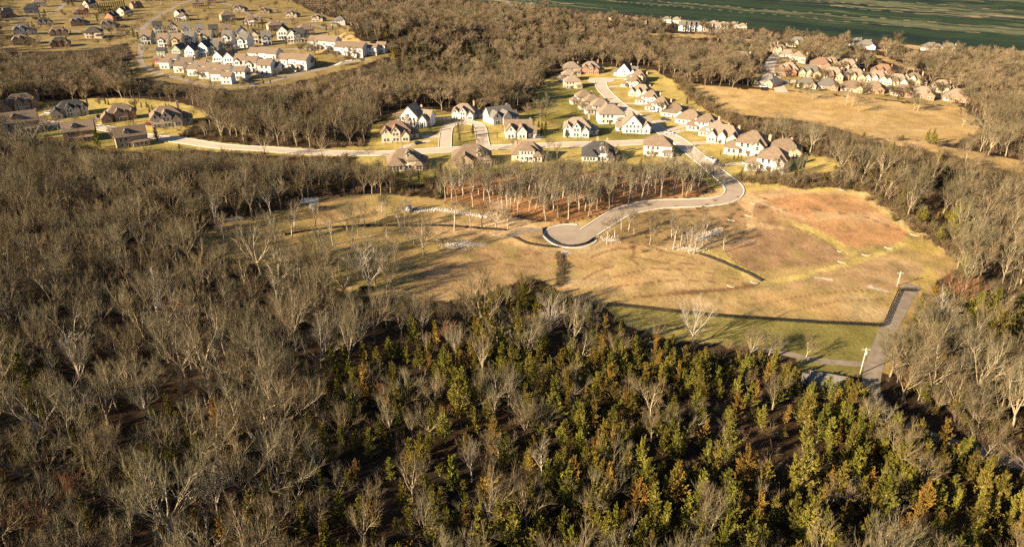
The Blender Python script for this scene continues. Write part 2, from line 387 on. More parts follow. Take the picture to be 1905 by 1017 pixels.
def build_ground():
    az = np.concatenate([np.linspace(-180, -44, 46, endpoint=False), np.arange(-44, 44.001, .13), np.linspace(44, 180, 47)[1:-1]])
    rad = [2.]
    while rad[-1] < 60: rad.append(rad[-1] * 1.25)
    rad[-1] = 60
    while rad[-1] < 1300: rad.append(rad[-1] * 1.0052)
    while rad[-1] < 30000: rad.append(rad[-1] * 1.16)
    rad = np.array(rad); a = np.radians(az)
    nr, na = len(rad), len(a)
    X = (rad[:, None] * np.sin(a)[None, :]).ravel(); Y = (rad[:, None] * np.cos(a)[None, :]).ravel()
    Z = hgt(X, Y)
    X = np.append(X, 0); Y = np.append(Y, 0); Z = np.append(Z, H(0, 0))
    i, k = np.meshgrid(np.arange(nr - 1), np.arange(na), indexing='ij')
    k2 = (k + 1) % na
    q = np.stack([i * na + k, i * na + k2, (i + 1) * na + k2, (i + 1) * na + k], -1).reshape(-1, 4)[:, ::-1]
    kk = np.arange(na)
    t = np.stack([np.full(na, nr * na), (kk + 1) % na, kk], -1)
    me = bpy.data.meshes.new('ground')
    me.vertices.add(len(X)); me.vertices.foreach_set('co', np.stack([X, Y, Z], -1).astype(np.float32).ravel())
    loops = np.concatenate([q.ravel(), t.ravel()])
    me.loops.add(len(loops)); me.loops.foreach_set('vertex_index', loops.astype(np.int32))
    nq, nt_ = len(q), len(t)
    me.polygons.add(nq + nt_)
    me.polygons.foreach_set('loop_start', np.concatenate([np.arange(nq) * 4, nq * 4 + np.arange(nt_) * 3]).astype(np.int32))
    me.update(calc_edges=True); me.validate()
    me.polygons.foreach_set('use_smooth', np.ones(nq + nt_, bool))
    c = np.ones((len(X), 4), np.float32); c[:, :3] = ground_colour(X, Y)
    at_ = me.attributes.new('soil', 'FLOAT_COLOR', 'POINT'); at_.data.foreach_set('color', c.ravel())
    m, nt, b = new_mat('ground_cover', .95)
    N, L = nt.nodes, nt.links
    g = N.new('ShaderNodeAttribute'); g.attribute_name = 'soil'
    tc = N.new('ShaderNodeTexCoord')
    n1 = N.new('ShaderNodeTexNoise'); n1.inputs['Scale'].default_value = .9; n1.inputs['Detail'].default_value = 8; n1.inputs['Roughness'].default_value = .7
    n2 = N.new('ShaderNodeTexNoise'); n2.inputs['Scale'].default_value = .12; n2.inputs['Detail'].default_value = 6
    L.new(tc.outputs['Object'], n1.inputs['Vector']); L.new(tc.outputs['Object'], n2.inputs['Vector'])
    ad = N.new('ShaderNodeMath'); ad.operation = 'ADD'; L.new(n1.outputs['Fac'], ad.inputs[0]); L.new(n2.outputs['Fac'], ad.inputs[1])
    mr = N.new('ShaderNodeMapRange'); mr.inputs['From Min'].default_value = .65; mr.inputs['From Max'].default_value = 1.35
    mr.inputs['To Min'].default_value = .55; mr.inputs['To Max'].default_value = 1.35
    L.new(ad.outputs[0], mr.inputs['Value'])
    hs = N.new('ShaderNodeHueSaturation'); L.new(g.outputs['Color'], hs.inputs['Color']); L.new(mr.outputs[0], hs.inputs['Value'])
    L.new(hs.outputs[0], b.inputs['Base Color'])
    bp = N.new('ShaderNodeBump'); bp.inputs['Strength'].default_value = .6; bp.inputs['Distance'].default_value = .5
    L.new(n1.outputs['Fac'], bp.inputs['Height']); L.new(bp.outputs[0], b.inputs['Normal'])
    me.materials.append(m)
    o = obj('ground', me); tag(o, kind='structure')
build_ground()

# ------------------------------------------------------------------ roads
ROADPTS = []
def smooth_path(pts, step=2.0):
    P = [np.array(p, float) for p in pts]
    P = [2 * P[0] - P[1]] + P + [2 * P[-1] - P[-2]]
    out = []
    for i in range(1, len(P) - 2):
        n = max(2, int(np.linalg.norm(P[i + 1] - P[i]) / step))
        for k in range(n):
            t = k / n
            out.append(.5 * (2 * P[i] + (P[i + 1] - P[i - 1]) * t + (2 * P[i - 1] - 5 * P[i] + 4 * P[i + 1] - P[i + 2]) * t * t
                             + (-P[i - 1] + 3 * P[i] - 3 * P[i + 1] + P[i + 2]) * t ** 3))
    out.append(P[-2])
    return np.array(out)

def ribbon(name, path, width, off, m, cols=5, h=None, side=0.0, kind='structure', label=None):
    """sheet draped on the terrain; with h a raised strip (kerb)"""
    path = np.asarray(path)
    t = np.gradient(path, axis=0); t /= np.linalg.norm(t, axis=1)[:, None] + 1e-9
    nrm = np.stack([t[:, 1], -t[:, 0]], -1)
    V, Fc = [], []
    if h is None:
        for p, n in zip(path, nrm):
            for c in range(cols):
                q = p + n * (side + width * (c / (cols - 1) - .5))
                V.append((q[0], q[1], H(q[0], q[1]) + off))
        for i in range(len(path) - 1):
            for c in range(cols - 1):
                a = i * cols + c
                Fc.append((a, a + cols, a + cols + 1, a + 1))
    else:
        for p, n in zip(path, nrm):
            for (s, z) in ((-.5, -.2), (-.5, h), (.5, h), (.5, -.2)):
                q = p + n * (side + width * s)
                V.append((q[0], q[1], H(q[0], q[1]) + z + off))
        for i in range(len(path) - 1):
            for c in range(3):
                a = i * 4 + c
                Fc.append((a, a + 1, a + 5, a + 4))
    if Fc:
        a, b_, c_ = (np.array(V[i]) for i in Fc[0][:3])
        if h is None and np.cross(b_ - a, c_ - a)[2] < 0: Fc = [f[::-1] for f in Fc]
    o = obj(name, mesh(name, V, Fc, m, smooth=True))
    tag(o, label, kind=kind)
    return o

def pxpath(pts): return [at(u, v) for u, v in pts]
def road(name, pts, width, m, off=.06, kerb=False, block=True, kw=.35, kh=.13):
    P = smooth_path(pxpath(pts))
    ribbon(name, P, width, off, m)
    if block: ROADPTS.extend([(p[0], p[1], width / 2 + 2) for p in P[::2]])
    if kerb:
        for s in (-1, 1): ribbon('kerb', P, kw, off, M['kerb'], h=kh, side=s * (width / 2 + kw / 2))
    return P

road('street', [(-60, 219), (0, 222), (60, 226), (150, 234), (230, 246), (300, 257), (380, 268), (450, 275), (540, 281), (640, 285), (720, 285), (790, 281),
                (850, 278), (920, 274), (1000, 271), (1090, 268), (1190, 265), (1262, 262)], 7.5, M['street'], .05, True, kw=.5)
road('avenue', [(1117, 152), (1122, 166), (1140, 185), (1165, 205), (1195, 222), (1225, 240), (1262, 262), (1290, 285), (1317, 306)], 7.5, M['street'], .075, True, kw=.5)
P2 = road('new_road', [(1317, 306), (1341, 326), (1360, 342), (1367, 354), (1360, 366), (1335, 374), (1300, 377), (1240, 379), (1195, 384), (1155, 396), (1120, 417), (1095, 433)], 7.4, M['asphalt'], .07, True, kw=.55, kh=.15)
# turning circle at the end of the new road
bc = at(1062, 439)
def disc(name, c, rx, m, off, kerb_arc=None):
    V = [(c[0], c[1], H(*c) + off)]; Fc = []
    rings, n = 8, 64
    for r in range(1, rings + 1):
        for i in range(n):
            t = 2 * math.pi * i / n
            x, y = c[0] + rx * r / rings * math.cos(t), c[1] + rx * r / rings * math.sin(t)
            V.append((x, y, H(x, y) + off))
    for i in range(n): Fc.append((0, 1 + i, 1 + (i + 1) % n))
    for r in range(rings - 1):
        for i in range(n):
            a, b_ = 1 + r * n + i, 1 + r * n + (i + 1) % n
            Fc.append((a, a + n, b_ + n, b_))
    o = obj(name, mesh(name, V, Fc, m, smooth=True)); tag(o, kind='structure')
    for k in range(12):
        ROADPTS.append((c[0] + rx * .7 * math.cos(k), c[1] + rx * .7 * math.sin(k), rx * .6))
    return o
disc('turning_circle', bc, 10.2, M['asphalt'], .085)
arc = [(bc[0] + 10.5 * math.cos(R(t)), bc[1] + 10.5 * math.sin(R(t))) for t in range(72, 342, 3)]
ribbon('kerb', np.array(arc), .55, .07, M['kerb'], h=.15)
disc('turning_head', at(1118, 150), 9.5, M['street'], .09)
road('loop_road', [(828, 275), (829, 255), (833, 238), (846, 231), (868, 228), (886, 231), (894, 240), (897, 256), (900, 272)], 6.2, M['street'], .085, True)
road('lane', [(364, -4), (325, 14), (301, 27), (280, 39), (266, 52), (240, 60), (180, 61), (130, 58)], 5.5, M['lane'], .05)
road('lane', [(120, 8), (100, 22), (60, 28), (20, 38), (-30, 44)], 5.5, M['lane'], .05)
road('lane', [(365, -3), (420, 8), (480, 32), (520, 40), (570, 46), (620, 54)], 5.5, M['lane'], .06)
road('townhouse_lane', [(268, 52), (262, 70), (262, 90), (262, 115), (284, 133), (312, 141), (350, 151), (387, 158), (430, 163), (480, 158), (520, 148), (568, 136), (600, 128), (640, 118), (690, 110)], 4.6, M['lane'], .055)
road('townhouse_lane', [(262, 92), (300, 93), (345, 97), (395, 97), (430, 100), (455, 102), (490, 98), (530, 92), (570, 92)], 4.6, M['lane'], .07)
road('townhouse_lane', [(330, 117), (380, 114), (430, 108), (452, 103)], 4.6, M['lane'], .08)
road('townhouse_lane', [(452, 132), (500, 143), (560, 137)], 4.6, M['lane'], .08)
road('far_street', [(1455, 172), (1448, 160), (1440, 145), (1430, 132), (1436, 114), (1443, 104), (1452, 98)], 8, M['street'], .05)
road('far_street', [(1446, 155), (1488, 151), (1531, 153), (1590, 157), (1640, 164), (1700, 172), (1765, 184)], 6.5, M['street'], .065)
road('gravel_lane', [(1700, 530), (1686, 552), (1668, 585), (1648, 625), (1632, 665), (1622, 700), (1622, 730), (1645, 762), (1700, 800), (1780, 828), (1860, 852), (1960, 880), (2060, 915)], 4.6, M['gravel'], .06)
road('gravel_lane', [(1626, 678), (1580, 676), (1520, 670), (1450, 655), (1400, 648)], 2.6, M['gravel'], .075)
# driveways
for pts, w in [([(740, 283), (752, 274), (775, 267), (800, 262)], 4), ([(895, 243), (870, 224), (825, 221), (800, 224)], 5), ([(818, 255), (800, 254), (785, 256)], 5),
               ([(945, 272), (985, 262), (1005, 258)], 5), ([(1245, 250), (1270, 243), (1240, 249)], 4), ([(1205, 228), (1240, 224), (1252, 222)], 4),
               ([(1170, 207), (1200, 208), (1215, 209)], 4), ([(1150, 192), (1185, 194), (1195, 196)], 4), ([(1125, 163), (1150, 161), (1168, 161)], 4),
               ([(1128, 147), (1160, 147), (1180, 148)], 4), ([(1262, 233), (1275, 234), (1240, 244)], 4), ([(1275, 268), (1310, 266), (1350, 266)], 5),
               ([(1325, 311), (1360, 306), (1400, 304)], 4), ([(60, 222), (75, 215), (88, 212)], 4), ([(165, 231), (178, 222), (190, 217)], 4), ([(250, 247), (265, 236), (280, 230)], 5),
               ([(945, 440), (975, 428), (1012, 430)], 4)]:
    gravel = pts[-1] == (1012, 430)
    road('driveway', pts, w, M['gravel'] if gravel else M['street'], .095, block=True)
ribbon('rock_channel', smooth_path(pxpath([(770, 393), (810, 390), (863, 397), (905, 404)])), 2.2, .05, M['rock'])
ribbon('concrete_pad', smooth_path(pxpath([(560, 373), (592, 373)])), 5, .07, M['kerb'])
ribbon('footpath', smooth_path(pxpath([(623, 122), (640, 114), (655, 112)])), 2, .06, M['kerb'])
ROADPTS = np.array(ROADPTS)

# ------------------------------------------------------------------ houses
def hip(mb, cx, cy, w, d, h, pitch, o=.5, th=.25):
    x0, x1, y0, y1 = cx - w / 2 - o, cx + w / 2 + o, cy - d / 2 - o, cy + d / 2 + o
    W, D = w + 2 * o, d + 2 * o
    z0 = h - o * pitch * .4
    zr = z0 + min(W, D) / 2 * pitch
    if W >= D: r = [(cx - (W - D) / 2 - .01, cy, zr), (cx + (W - D) / 2 + .01, cy, zr)]
    else: r = [(cx, cy - (D - W) / 2 - .01, zr), (cx, cy + (D - W) / 2 + .01, zr)]
    V = [(x0, y0, z0), (x1, y0, z0), (x1, y1, z0), (x0, y1, z0), (x0, y0, z0 - th), (x1, y0, z0 - th), (x1, y1, z0 - th), (x0, y1, z0 - th)] + r
    if W >= D: top = [(0, 1, 9, 8), (1, 2, 9), (2, 3, 8, 9), (3, 0, 8)]
    else: top = [(0, 1, 8), (1, 2, 9, 8), (2, 3, 9), (3, 0, 8, 9)]
    mb.add(V, top + [(0, 4, 5, 1), (1, 5, 6, 2), (2, 6, 7, 3), (3, 7, 4, 0), (7, 6, 5, 4)])
    return zr

def gable(mb, cx, cy, w, d, h, pitch, ax, o=.45, th=.25):
    L_, S = (w, d) if ax == 'x' else (d, w)
    s = S / 2 + o; zl = h - o * pitch; zt = h + S / 2 * pitch; e = L_ / 2 + .3
    prof = [(-s, zl), (0, zt), (s, zl), (s, zl + th), (0, zt + th * 1.2), (-s, zl + th)]
    V = []
    for t in (-e, e):
        for (a, z) in prof:
            V.append((cx + t, cy + a, z) if ax == 'x' else (cx + a, cy + t, z))
    Fc = []
    for i in range(6):
        k = (i + 1) % 6
        Fc.append((i, k, k + 6, i + 6))
    Fc += [(0, 5, 4, 1), (1, 4, 3, 2), (6, 7, 10, 11), (7, 8, 9, 10)]
    if ax == 'x': Fc = [f[::-1] for f in Fc]
    mb.add(V, Fc)
    return zt

def window_mesh():
    mb = MB()
    mb.box(-.62, .62, -.07, .05, -.05, 1.65, 0)
    mb.box(-.5, .5, -.10, -.06, .08, 1.52, 1)
    mb.box(-.5, .5, -.115, -.10, .77, .83, 0)
    return mb.me('window', [M['trim'], M['glass']])
WINDOW = window_mesh()
def gdoor_mesh():
    mb = MB(); mb.box(-2.5, 2.5, -.06, .05, 0, 2.4, 0); mb.box(-2.3, 2.3, -.09, -.06, .05, 2.2, 1)
    return mb.me('garage_door', [M['trim'], M['garage']])
GDOOR = gdoor_mesh()
def door_mesh():
    mb = MB(); mb.box(-.7, .7, -.06, .05, 0, 2.5, 0); mb.box(-.55, .55, -.09, -.06, 0, 2.3, 1)
    return mb.me('door', [M['trim'], M['door']])
DOOR = door_mesh()

# wing: (cx, cy, w, d, h, roof, pitch, z0, windows on the front, windows on the left side)
def arch(wings, doors=(), garages=(), chim=(), porch=None):
    wl, rf = MB(), MB()
    wins = []
    for (cx, cy, w, d, h, rt, pt, z0, nf, nl) in wings:
        b0 = z0 if z0 else -1.2
        x0, x1, y0, y1 = cx - w / 2, cx + w / 2, cy - d / 2, cy + d / 2
        wl.box(x0, x1, y0, y1, b0, h)
        if rt == 'hip': hip(rf, cx, cy, w, d, h, pt)
        else:
            gable(rf, cx, cy, w, d, h, pt, rt[1], o=.45 if not z0 else .2)
            if rt == 'gx':
                zt = h + d / 2 * pt
                for x in (x0, x1): wl.add([(x, y0, h), (x, y1, h), (x, cy, zt)], [(0, 1, 2)] if x == x1 else [(0, 2, 1)])
            else:
                zt = h + w / 2 * pt
                for y in (y0, y1): wl.add([(x0, y, h), (x1, y, h), (cx, y, zt)], [(0, 1, 2)] if y == y0 else [(0, 2, 1)])
        floors = [.9] if h < 4.6 else [.9, 3.7]
        if z0: floors = [z0 + .15]
        for z in floors:
            if z + 1.6 > h and not z0: continue
            for k in range(nf):
                wins.append((x0 + w * (k + 1) / (nf + 1), y0, z, 0.))
            for k in range(nl):
                wins.append((x0, y0 + d * (k + 1) / (nl + 1), z, -math.pi / 2))
                wins.append((x1, y0 + d * (k + 1) / (nl + 1), z, math.pi / 2))
        if rt == 'gy' and h > 4.6 and nf: wins.append((cx, y0, h + .1, 0.))
    def hidden(q):
        x, y, z, _ = q
        for (cx, cy, w, d, h, rt, pt, z0, nf, nl) in wings:
            if abs(x - cx) < w / 2 + .5 and abs(y - cy) < d / 2 - .05 and z < h + .5 and z >= (z0 or -2) - .1: return True
            if abs(x - cx) < w / 2 + .5 and cy - d / 2 - .05 < y - .2 < cy + d / 2 and z < h + (1.2 if h < 4 else 0): return True
        return False
    wins = [q for q in wins if not hidden(q)]
    return dict(wall=wl, roof=rf, wins=wins, doors=doors, garages=garages, chim=chim, porch=porch)

AR = {}
AR['gables'] = arch([(0, 6.5, 15, 10, 5.6, 'hip', .82, 0, 5, 2), (-5.3, 2.2, 4.8, 6, 5.2, 'gy', 1.15, 0, 2, 0), (-.4, 1.7, 5, 5, 5.7, 'gy', 1.2, 0, 2, 0),
                     (4.6, 1.5, 4.2, 5, 3.6, 'gy', 1.2, 0, 2, 1), (8.6, 8, 6.5, 7.5, 3.2, 'hip', .75, 0, 2, 0)],
                    doors=[(2.0, 1.45, 0)], garages=[(8.9, 4.25, 0)], chim=[(6.4, 10.2, 10.5)], porch=(2.1, .3, 3.0, 2.2, 2.9))
AR['wide_gables'] = arch([(1, 7, 19, 10.5, 5.8, 'hip', .85, 0, 6, 2), (-9, 2.6, 7, 9.5, 3.4, 'gy', 1.0, 0, 2, 2), (-1, 2.2, 5, 5, 5.9, 'gy', 1.1, 0, 2, 0),
                          (3.6, 2.0, 4, 4.6, 5.1, 'gy', 1.15, 0, 1, 0), (8.2, 2.6, 4.2, 5, 5.5, 'gy', 1.1, 0, 1, 1)],
                         doors=[(1.3, 1.75, 0)], garages=[(-12.5, 3, -math.pi / 2)], chim=[(11.1, 8, 11)], porch=(1.6, .6, 5.6, 2.4, 3.0))
AR['rear'] = arch([(0, 8, 17, 11, 3.5, 'hip', .92, 0, 5, 2), (-4.6, 2.6, 7.5, 6, 3.3, 'hip', .9, 0, 4, 1), (3.4, 3.4, 5, 6, 5.2, 'hip', .7, 0, 3, 0),
                   (6.2, 1.6, 3.6, 5, 3.2, 'hip', 1.0, 0, 2, 0), (8.8, 8, 4, 7, 3.2, 'hip', .8, 0, 0, 1), (1.5, 5.2, 2.2, 4, 7.4, 'gy', .9, 5.6, 1, 0)],
                  doors=[(.3, 2.4, 0)], chim=[(-1, 11, 9.8), (4, 11.5, 9.2)], porch=(.4, 1.2, 2.4, 3.2, 2.8))
AR['rear_wide'] = arch([(0, 8.5, 19, 13, 3.8, 'hip', .85, 0, 6, 2), (-3.2, 2.4, 8, 6, 3.5, 'gy', .8, 0, 3, 1), (6.2, 4.4, 6.6, 7, 3.7, 'hip', .6, 0, 4, 0),
                        (3.4, 4.2, 2.2, 5, 7.0, 'gy', .8, 5.2, 1, 0)], doors=[(2.2, 1.9, 0)], chim=[(-5.4, -1.0, 5.2), (3, 10, 10)])
AR['rear_deck'] = arch([(0, 8, 16, 11, 3.6, 'hip', .95, 0, 4, 2), (0, 4.2, 8, 5.5, 6.2, 'hip', .6, 0, 4, 0), (5.6, 2.2, 4.6, 4.6, 3.4, 'hip', .85, 0, 2, 1)],
                       doors=[(.5, 1.4, 0)], chim=[(-6, 10, 8)], porch=(0, .2, 6.6, 3, 3))
AR['box'] = arch([(0, 6, 14.5, 11, 6, 'hip', .72, 0, 5, 3), (5.2, .4, 5, 3.4, 3.1, 'hip', .5, 0, 3, 0)], doors=[(-1, .5, 0)], chim=[(6, 9, 9)])
AR['boxwing'] = arch([(1, 6.5, 12, 10, 5.8, 'hip', .75, 0, 4, 2), (-6.4, 4.4, 6, 7, 3.2, 'hip', .75, 0, 2, 1), (4, 1, 4.6, 4, 5.4, 'gy', .8, 0, 1, 0)],
                     doors=[(.6, 1.5, 0)], garages=[(-6.4, .9, 0)], chim=[(7.2, 8, 8)])
AR['ranch'] = arch([(0, 7, 17, 13, 3.4, 'hip', .72, 0, 5, 2), (5.4, 1.4, 6, 5, 3.3, 'gy', .75, 0, 2, 1)], doors=[(0, .5, 0)], garages=[(-5, .5, 0)], chim=[(3, 10, 7.6)])
AR['ranch_gables'] = arch([(0, 7.5, 18, 12, 3.6, 'hip', .85, 0, 5, 2), (-6, 2.2, 5, 5, 3.7, 'gy', 1.1, 0, 2, 0), (-.6, 1.8, 4.2, 4, 4.2, 'gy', 1.25, 0, 1, 0),
                           (5.4, 1.6, 6, 6, 3.5, 'gy', .95, 0, 2, 0)], doors=[(2.0, 1.5, 0)], chim=[(6, 11, 8)])
AR['farm'] = arch([(-1, 6, 11, 11, 5.6, 'gy', 1.05, 0, 4, 2), (7, 7.5, 8, 9, 4.6, 'gx', .85, 0, 3, 0), (7.4, 2.2, 4.6, 4, 4.2, 'gy', 1.2, 0, 1, 0),
                   (-8.2, 7.4, 4.4, 7, 3.2, 'gx', .7, 0, 1, 1)], doors=[(3.9, 3, 0)], chim=[(3.5, 10.4, 10)], porch=(4.4, 1.6, 2.6, 3, 3))
AR['farm_dark'] = arch([(0, 8, 16, 9, 4.2, 'gx', 1.05, 0, 3, 2), (-5, 2.2, 5.6, 6, 4.7, 'gy', 1.15, 0, 2, 1), (1.4, 1.4, 5.6, 7, 4.5, 'gy', 1.15, 0, 2, 1),
                        (7.6, 3.4, 5, 7, 3.3, 'gx', .9, 0, 1, 0)], doors=[(-1.8, 3, 0)], chim=[(7.2, 10, 9)])
AR['dormer'] = arch([(0, 6, 15, 9.5, 5.8, 'gx', .82, 0, 5, 2), (-1.6, 4.2, 2.6, 3.4, 8.1, 'gy', .9, 6.2, 1, 0), (4, .4, 8, 3, 2.9, 'hip', .4, 0, 3, 0)],
                    doors=[(-1.5, .9, 0)], chim=[(7.6, 7, 9.5)])
AR['town'] = arch([(0, 6, 7.4, 11.5, 6.2, 'gx', .6, 0, 3, 2), (-1.2, .2, 4.2, 2.2, 5.6, 'gy', .7, 0, 2, 0)], doors=[(2.2, .2, 0)], porch=(1.2, -.5, 4.6, 1.4, 2.9))
AR['town_gable'] = arch([(0, 6, 7.4, 11.5, 6.2, 'gy', .95, 0, 3, 3)], doors=[(2.0, .2, 0)], porch=(0, -.6, 7.0, 1.7, 2.9))
AR['carriage'] = arch([(0, 3.6, 7, 7, 5.4, 'gx', .55, 0, 2, 1)], garages=[(0, .1, 0)])
AR['carriage_house'] = arch([(-.6, 3.6, 7, 7, 5.2, 'gx', .55, 0, 2, 1), (1.8, 11.5, 8.4, 9, 6.3, 'gx', .58, 0, 3, 1)], garages=[(-.6, .1, 0)])
def rowarch(n, uw=8.2):
    wings = []
    for k in range(n):
        x = (k - (n - 1) / 2) * uw; dz = (.0, .45, .15)[k % 3]
        wings.append((x, 6.5 + (k % 2) * .55, uw - .01 * (k % 2), 11.5, 6.5 + dz, 'gx', .56 + .01 * k, 0, 3, 0))
        wings.append((x - 1.9, .1 + (k % 2) * .55, 3.0, 2.4, 3.0, 'gx', .35, 0, 1, 0))
    return arch(wings, doors=[((k - (n - 1) / 2) * uw + 1.6, .72 + (k % 2) * .55, 0) for k in range(n)])
AR['row'] = rowarch(3); AR['row_six'] = rowarch(6)
AR['barn'] = arch([(0, 5, 15, 9, 3.4, 'gx', .55, 0, 4, 1), (-8.6, 5, 4, 6, 2.6, 'gx', .4, 0, 1, 0)], doors=[(0, .5, 0)])

_cache = {}
for k, a in AR.items():
    a['wall_me'] = a['wall'].me(k + '_wall', [WALL['white']]); a['roof_me'] = a['roof'].me(k + '_roof', [ROOF['brown']])
    if a['porch']:
        cx, cy, w, d, h = a['porch']; mb = MB()
        mb.box(cx - w / 2, cx + w / 2, cy - d / 2, cy + d / 2 + .8, h, h + .3)
        mb.box(cx - w / 2, cx + w / 2, cy - d / 2, cy + d / 2 + .8, -.6, .25)
        for x in np.linspace(cx - w / 2 + .2, cx + w / 2 - .2, max(2, int(w / 2) + 1)): mb.box(x - .14, x + .14, cy - d / 2 + .05, cy - d / 2 + .33, .25, h)
        a['porch_me'] = mb.me('porch', [M['trim']])
    ch = []
    for (x, y, z) in a['chim']:
        mb = MB(); mb.box(x - .55, x + .55, y - .4, y + .4, max(0, z - 6.5), z); mb.box(x - .65, x + .65, y - .5, y + .5, z, z + .2)
        mb.box(x - .25, x + .25, y - .2, y + .2, z + .2, z + .55)
        ch.append(mb.me('chimney', [WALL['tan']]))
    a['chim_me'] = ch

HOUSES = []
def slot(o, m, i=0):
    o.material_slots[i].link = 'OBJECT'; o.material_slots[i].material = m

def house(u, v, kind, wall, roof, label, yaw=0, s=1.0, group=None, cat='house', name=None, maxwin=99, flip=False):
    a = AR[kind]
    x, y = at(u, v)
    rz = math.atan2(-x, y) + R(yaw)          # yaw 0 faces the viewer's side of the valley
    root = empty(name or ('townhouse' if cat == 'townhouse' else 'house'), (x, y, H(x, y) - .15), rz)
    sx = -s if flip else s
    root.scale = (s, s, s)
    tag(root, label, cat, group)
    w = obj('wall', a['wall_me'], root); slot(w, WALL[wall])
    r = obj('roof', a['roof_me'], root); slot(r, ROOF[roof])
    for c in a['chim_me']: slot(obj('chimney', c, r), WALL['tan' if wall in ('white', 'cream', 'yellow') else (wall if wall in ('tan', 'brick', 'redbrick') else 'grey')])
    for q in a['wins'][:maxwin]: obj('window', WINDOW, root, q[:3], q[3])
    for (dx, dy, dr) in a['doors']: obj('door', DOOR, root, (dx, dy - .75 if False else dy - .02, .1), dr)
    for (dx, dy, dr) in a['garages']: obj('garage_door', GDOOR, root, (dx, dy, .05), dr)
    if a['porch']: obj('porch', a['porch_me'], root)
    c, sn = math.cos(rz), math.sin(rz)
    dd = 6 * s
    HOUSES.append((x - sn * dd, y + c * dd, (10.5 * s if kind not in ('town', 'town_gable', 'carriage') else 7) if y < 700 else 4))
    return root

G = 'houses of the middle subdivision'
NEAR = [
 (738, 264, 'gables', 'cream', 'rust', 'stone house with reddish brown roof and three front gables, left of the loop road', 0, 1.0),
 (763, 236, 'farm', 'white', 'tan', 'white house with one huge steep front gable above a row of conical shrubs', -22, 1.0),
 (862, 223, 'gables', 'white', 'tan', 'white gabled house with tan roof at the head of the loop road', -6, .86),
 (938, 230, 'farm_dark', 'white', 'grey', 'white house with grey roof and twin steep gables turned sideways', 28, .95),
 (966, 257, 'farm_dark', 'white', 'brown', 'white house with brown dormered roof at the corner of loop road and street', 4, .92),
 (1073, 255, 'gables', 'white', 'tan', 'white house with tan roof and three dark sided gables, alone north of the street', 0, .95),
 (1179, 249, 'farm', 'white', 'tan', 'tall white house with two front gables beside the street junction', 6, .9),
 (755, 318, 'rear', 'cream', 'brown', 'cream house with big hipped brown roof, leftmost below the street', 0, 1.0),
 (878, 312, 'rear_wide', 'tan', 'brown', 'wide tan house with broad brown hipped roof below the loop road', 0, .98),
 (980, 301, 'rear_deck', 'cream', 'brown', 'cream house with brown hipped roof and dark covered rear porch below the street', 0, .93),
 (1113, 301, 'rear', 'white', 'dark', 'white house with charcoal roof and rear terrace below the street', 0, .95),
 (1222, 291, 'box', 'white', 'brown', 'two storey white house with brown hipped roof at the lower junction corner', 0, .95),
 (1388, 292, 'boxwing', 'cream', 'brown', 'large cream house with brown hipped roof beside the bend, low garage wing on the left', -8, 1.2),
 (1458, 293, 'ranch', 'tan', 'brown', 'low wide brown roofed house with tall chimney, furthest right of the subdivision', 4, .95),
 (1427, 321, 'boxwing', 'white', 'brown', 'white hipped roof house nearest the brushy hedgerow above the field', -6, 1.1),
 (1066, 165, 'box', 'cream', 'tan', 'pale cream two storey house with hipped roof on the left of the avenue head', 8, .8),
 (1058, 152, 'boxwing', 'tan', 'tan', 'tan house behind the pale cream one, left of the avenue head', 10, .8),
 (1064, 139, 'box', 'tan', 'tan', 'tan hipped roof house furthest up the left of the avenue', 8, .85),
 (1099, 138, 'gables', 'brick', 'tan', 'orange brick house with two gables at the top end of the avenue', 4, .85),
 (1087, 195, 'boxwing', 'white', 'brown', 'white hipped house uppermost in the tight row left of the avenue', 14, .85),
 (1103, 204, 'boxwing', 'cream', 'brown', 'cream hipped house second down the tight row left of the avenue', 14, .85),
 (1117, 213, 'boxwing', 'white', 'tan', 'white house third down the tight row left of the avenue', 14, .9),
 (1138, 231, 'box', 'white', 'tan', 'big white house with tan hipped roof lowest in the tight row left of the avenue', 10, 1.0),
 (1161, 143, 'farm', 'white', 'grey', 'white house with grey roof at the upper right of the avenue head', -12, .8),
 (1182, 154, 'boxwing', 'cream', 'brown', 'cream house second from the top right of the avenue', -14, .85),
 (1174, 164, 'boxwing', 'cream', 'brown', 'cream house with low left wing, third from the top right of the avenue', -14, .8),
 (1188, 180, 'ranch_gables', 'cream', 'tan', 'cream house with tan roof, fourth from the top right of the avenue', -14, .8),
 (1204, 195, 'boxwing', 'white', 'brown', 'white house with low wing, fifth from the top right of the avenue', -14, .85),
 (1223, 208, 'boxwing', 'white', 'brown', 'white house with brown hip, sixth from the top right of the avenue', -14, .85),
 (1251, 219, 'ranch', 'white', 'brown', 'low white house with dark open garage right of the avenue', -14, .85),
 (1279, 232, 'ranch', 'cream', 'brown', 'low cream house with square hipped roof right of the avenue', -14, .9),
 (1306, 246, 'boxwing', 'white', 'brown', 'white house with hipped roof third up from the bend side right of the junction', -12, .95),
 (1326, 256, 'boxwing', 'white', 'tan', 'white house with tan roof squeezed between two others right of the junction', -12, .85),
 (1343, 267, 'ranch_gables', 'cream', 'tan', 'pale cream gabled house just above the large cream one near the bend', -12, .95),
]
for (u, v, k, w, r, lab, yaw, s) in NEAR: house(u, v, k, w, r, lab, yaw, s, G)
G = 'big houses along the street at the left'
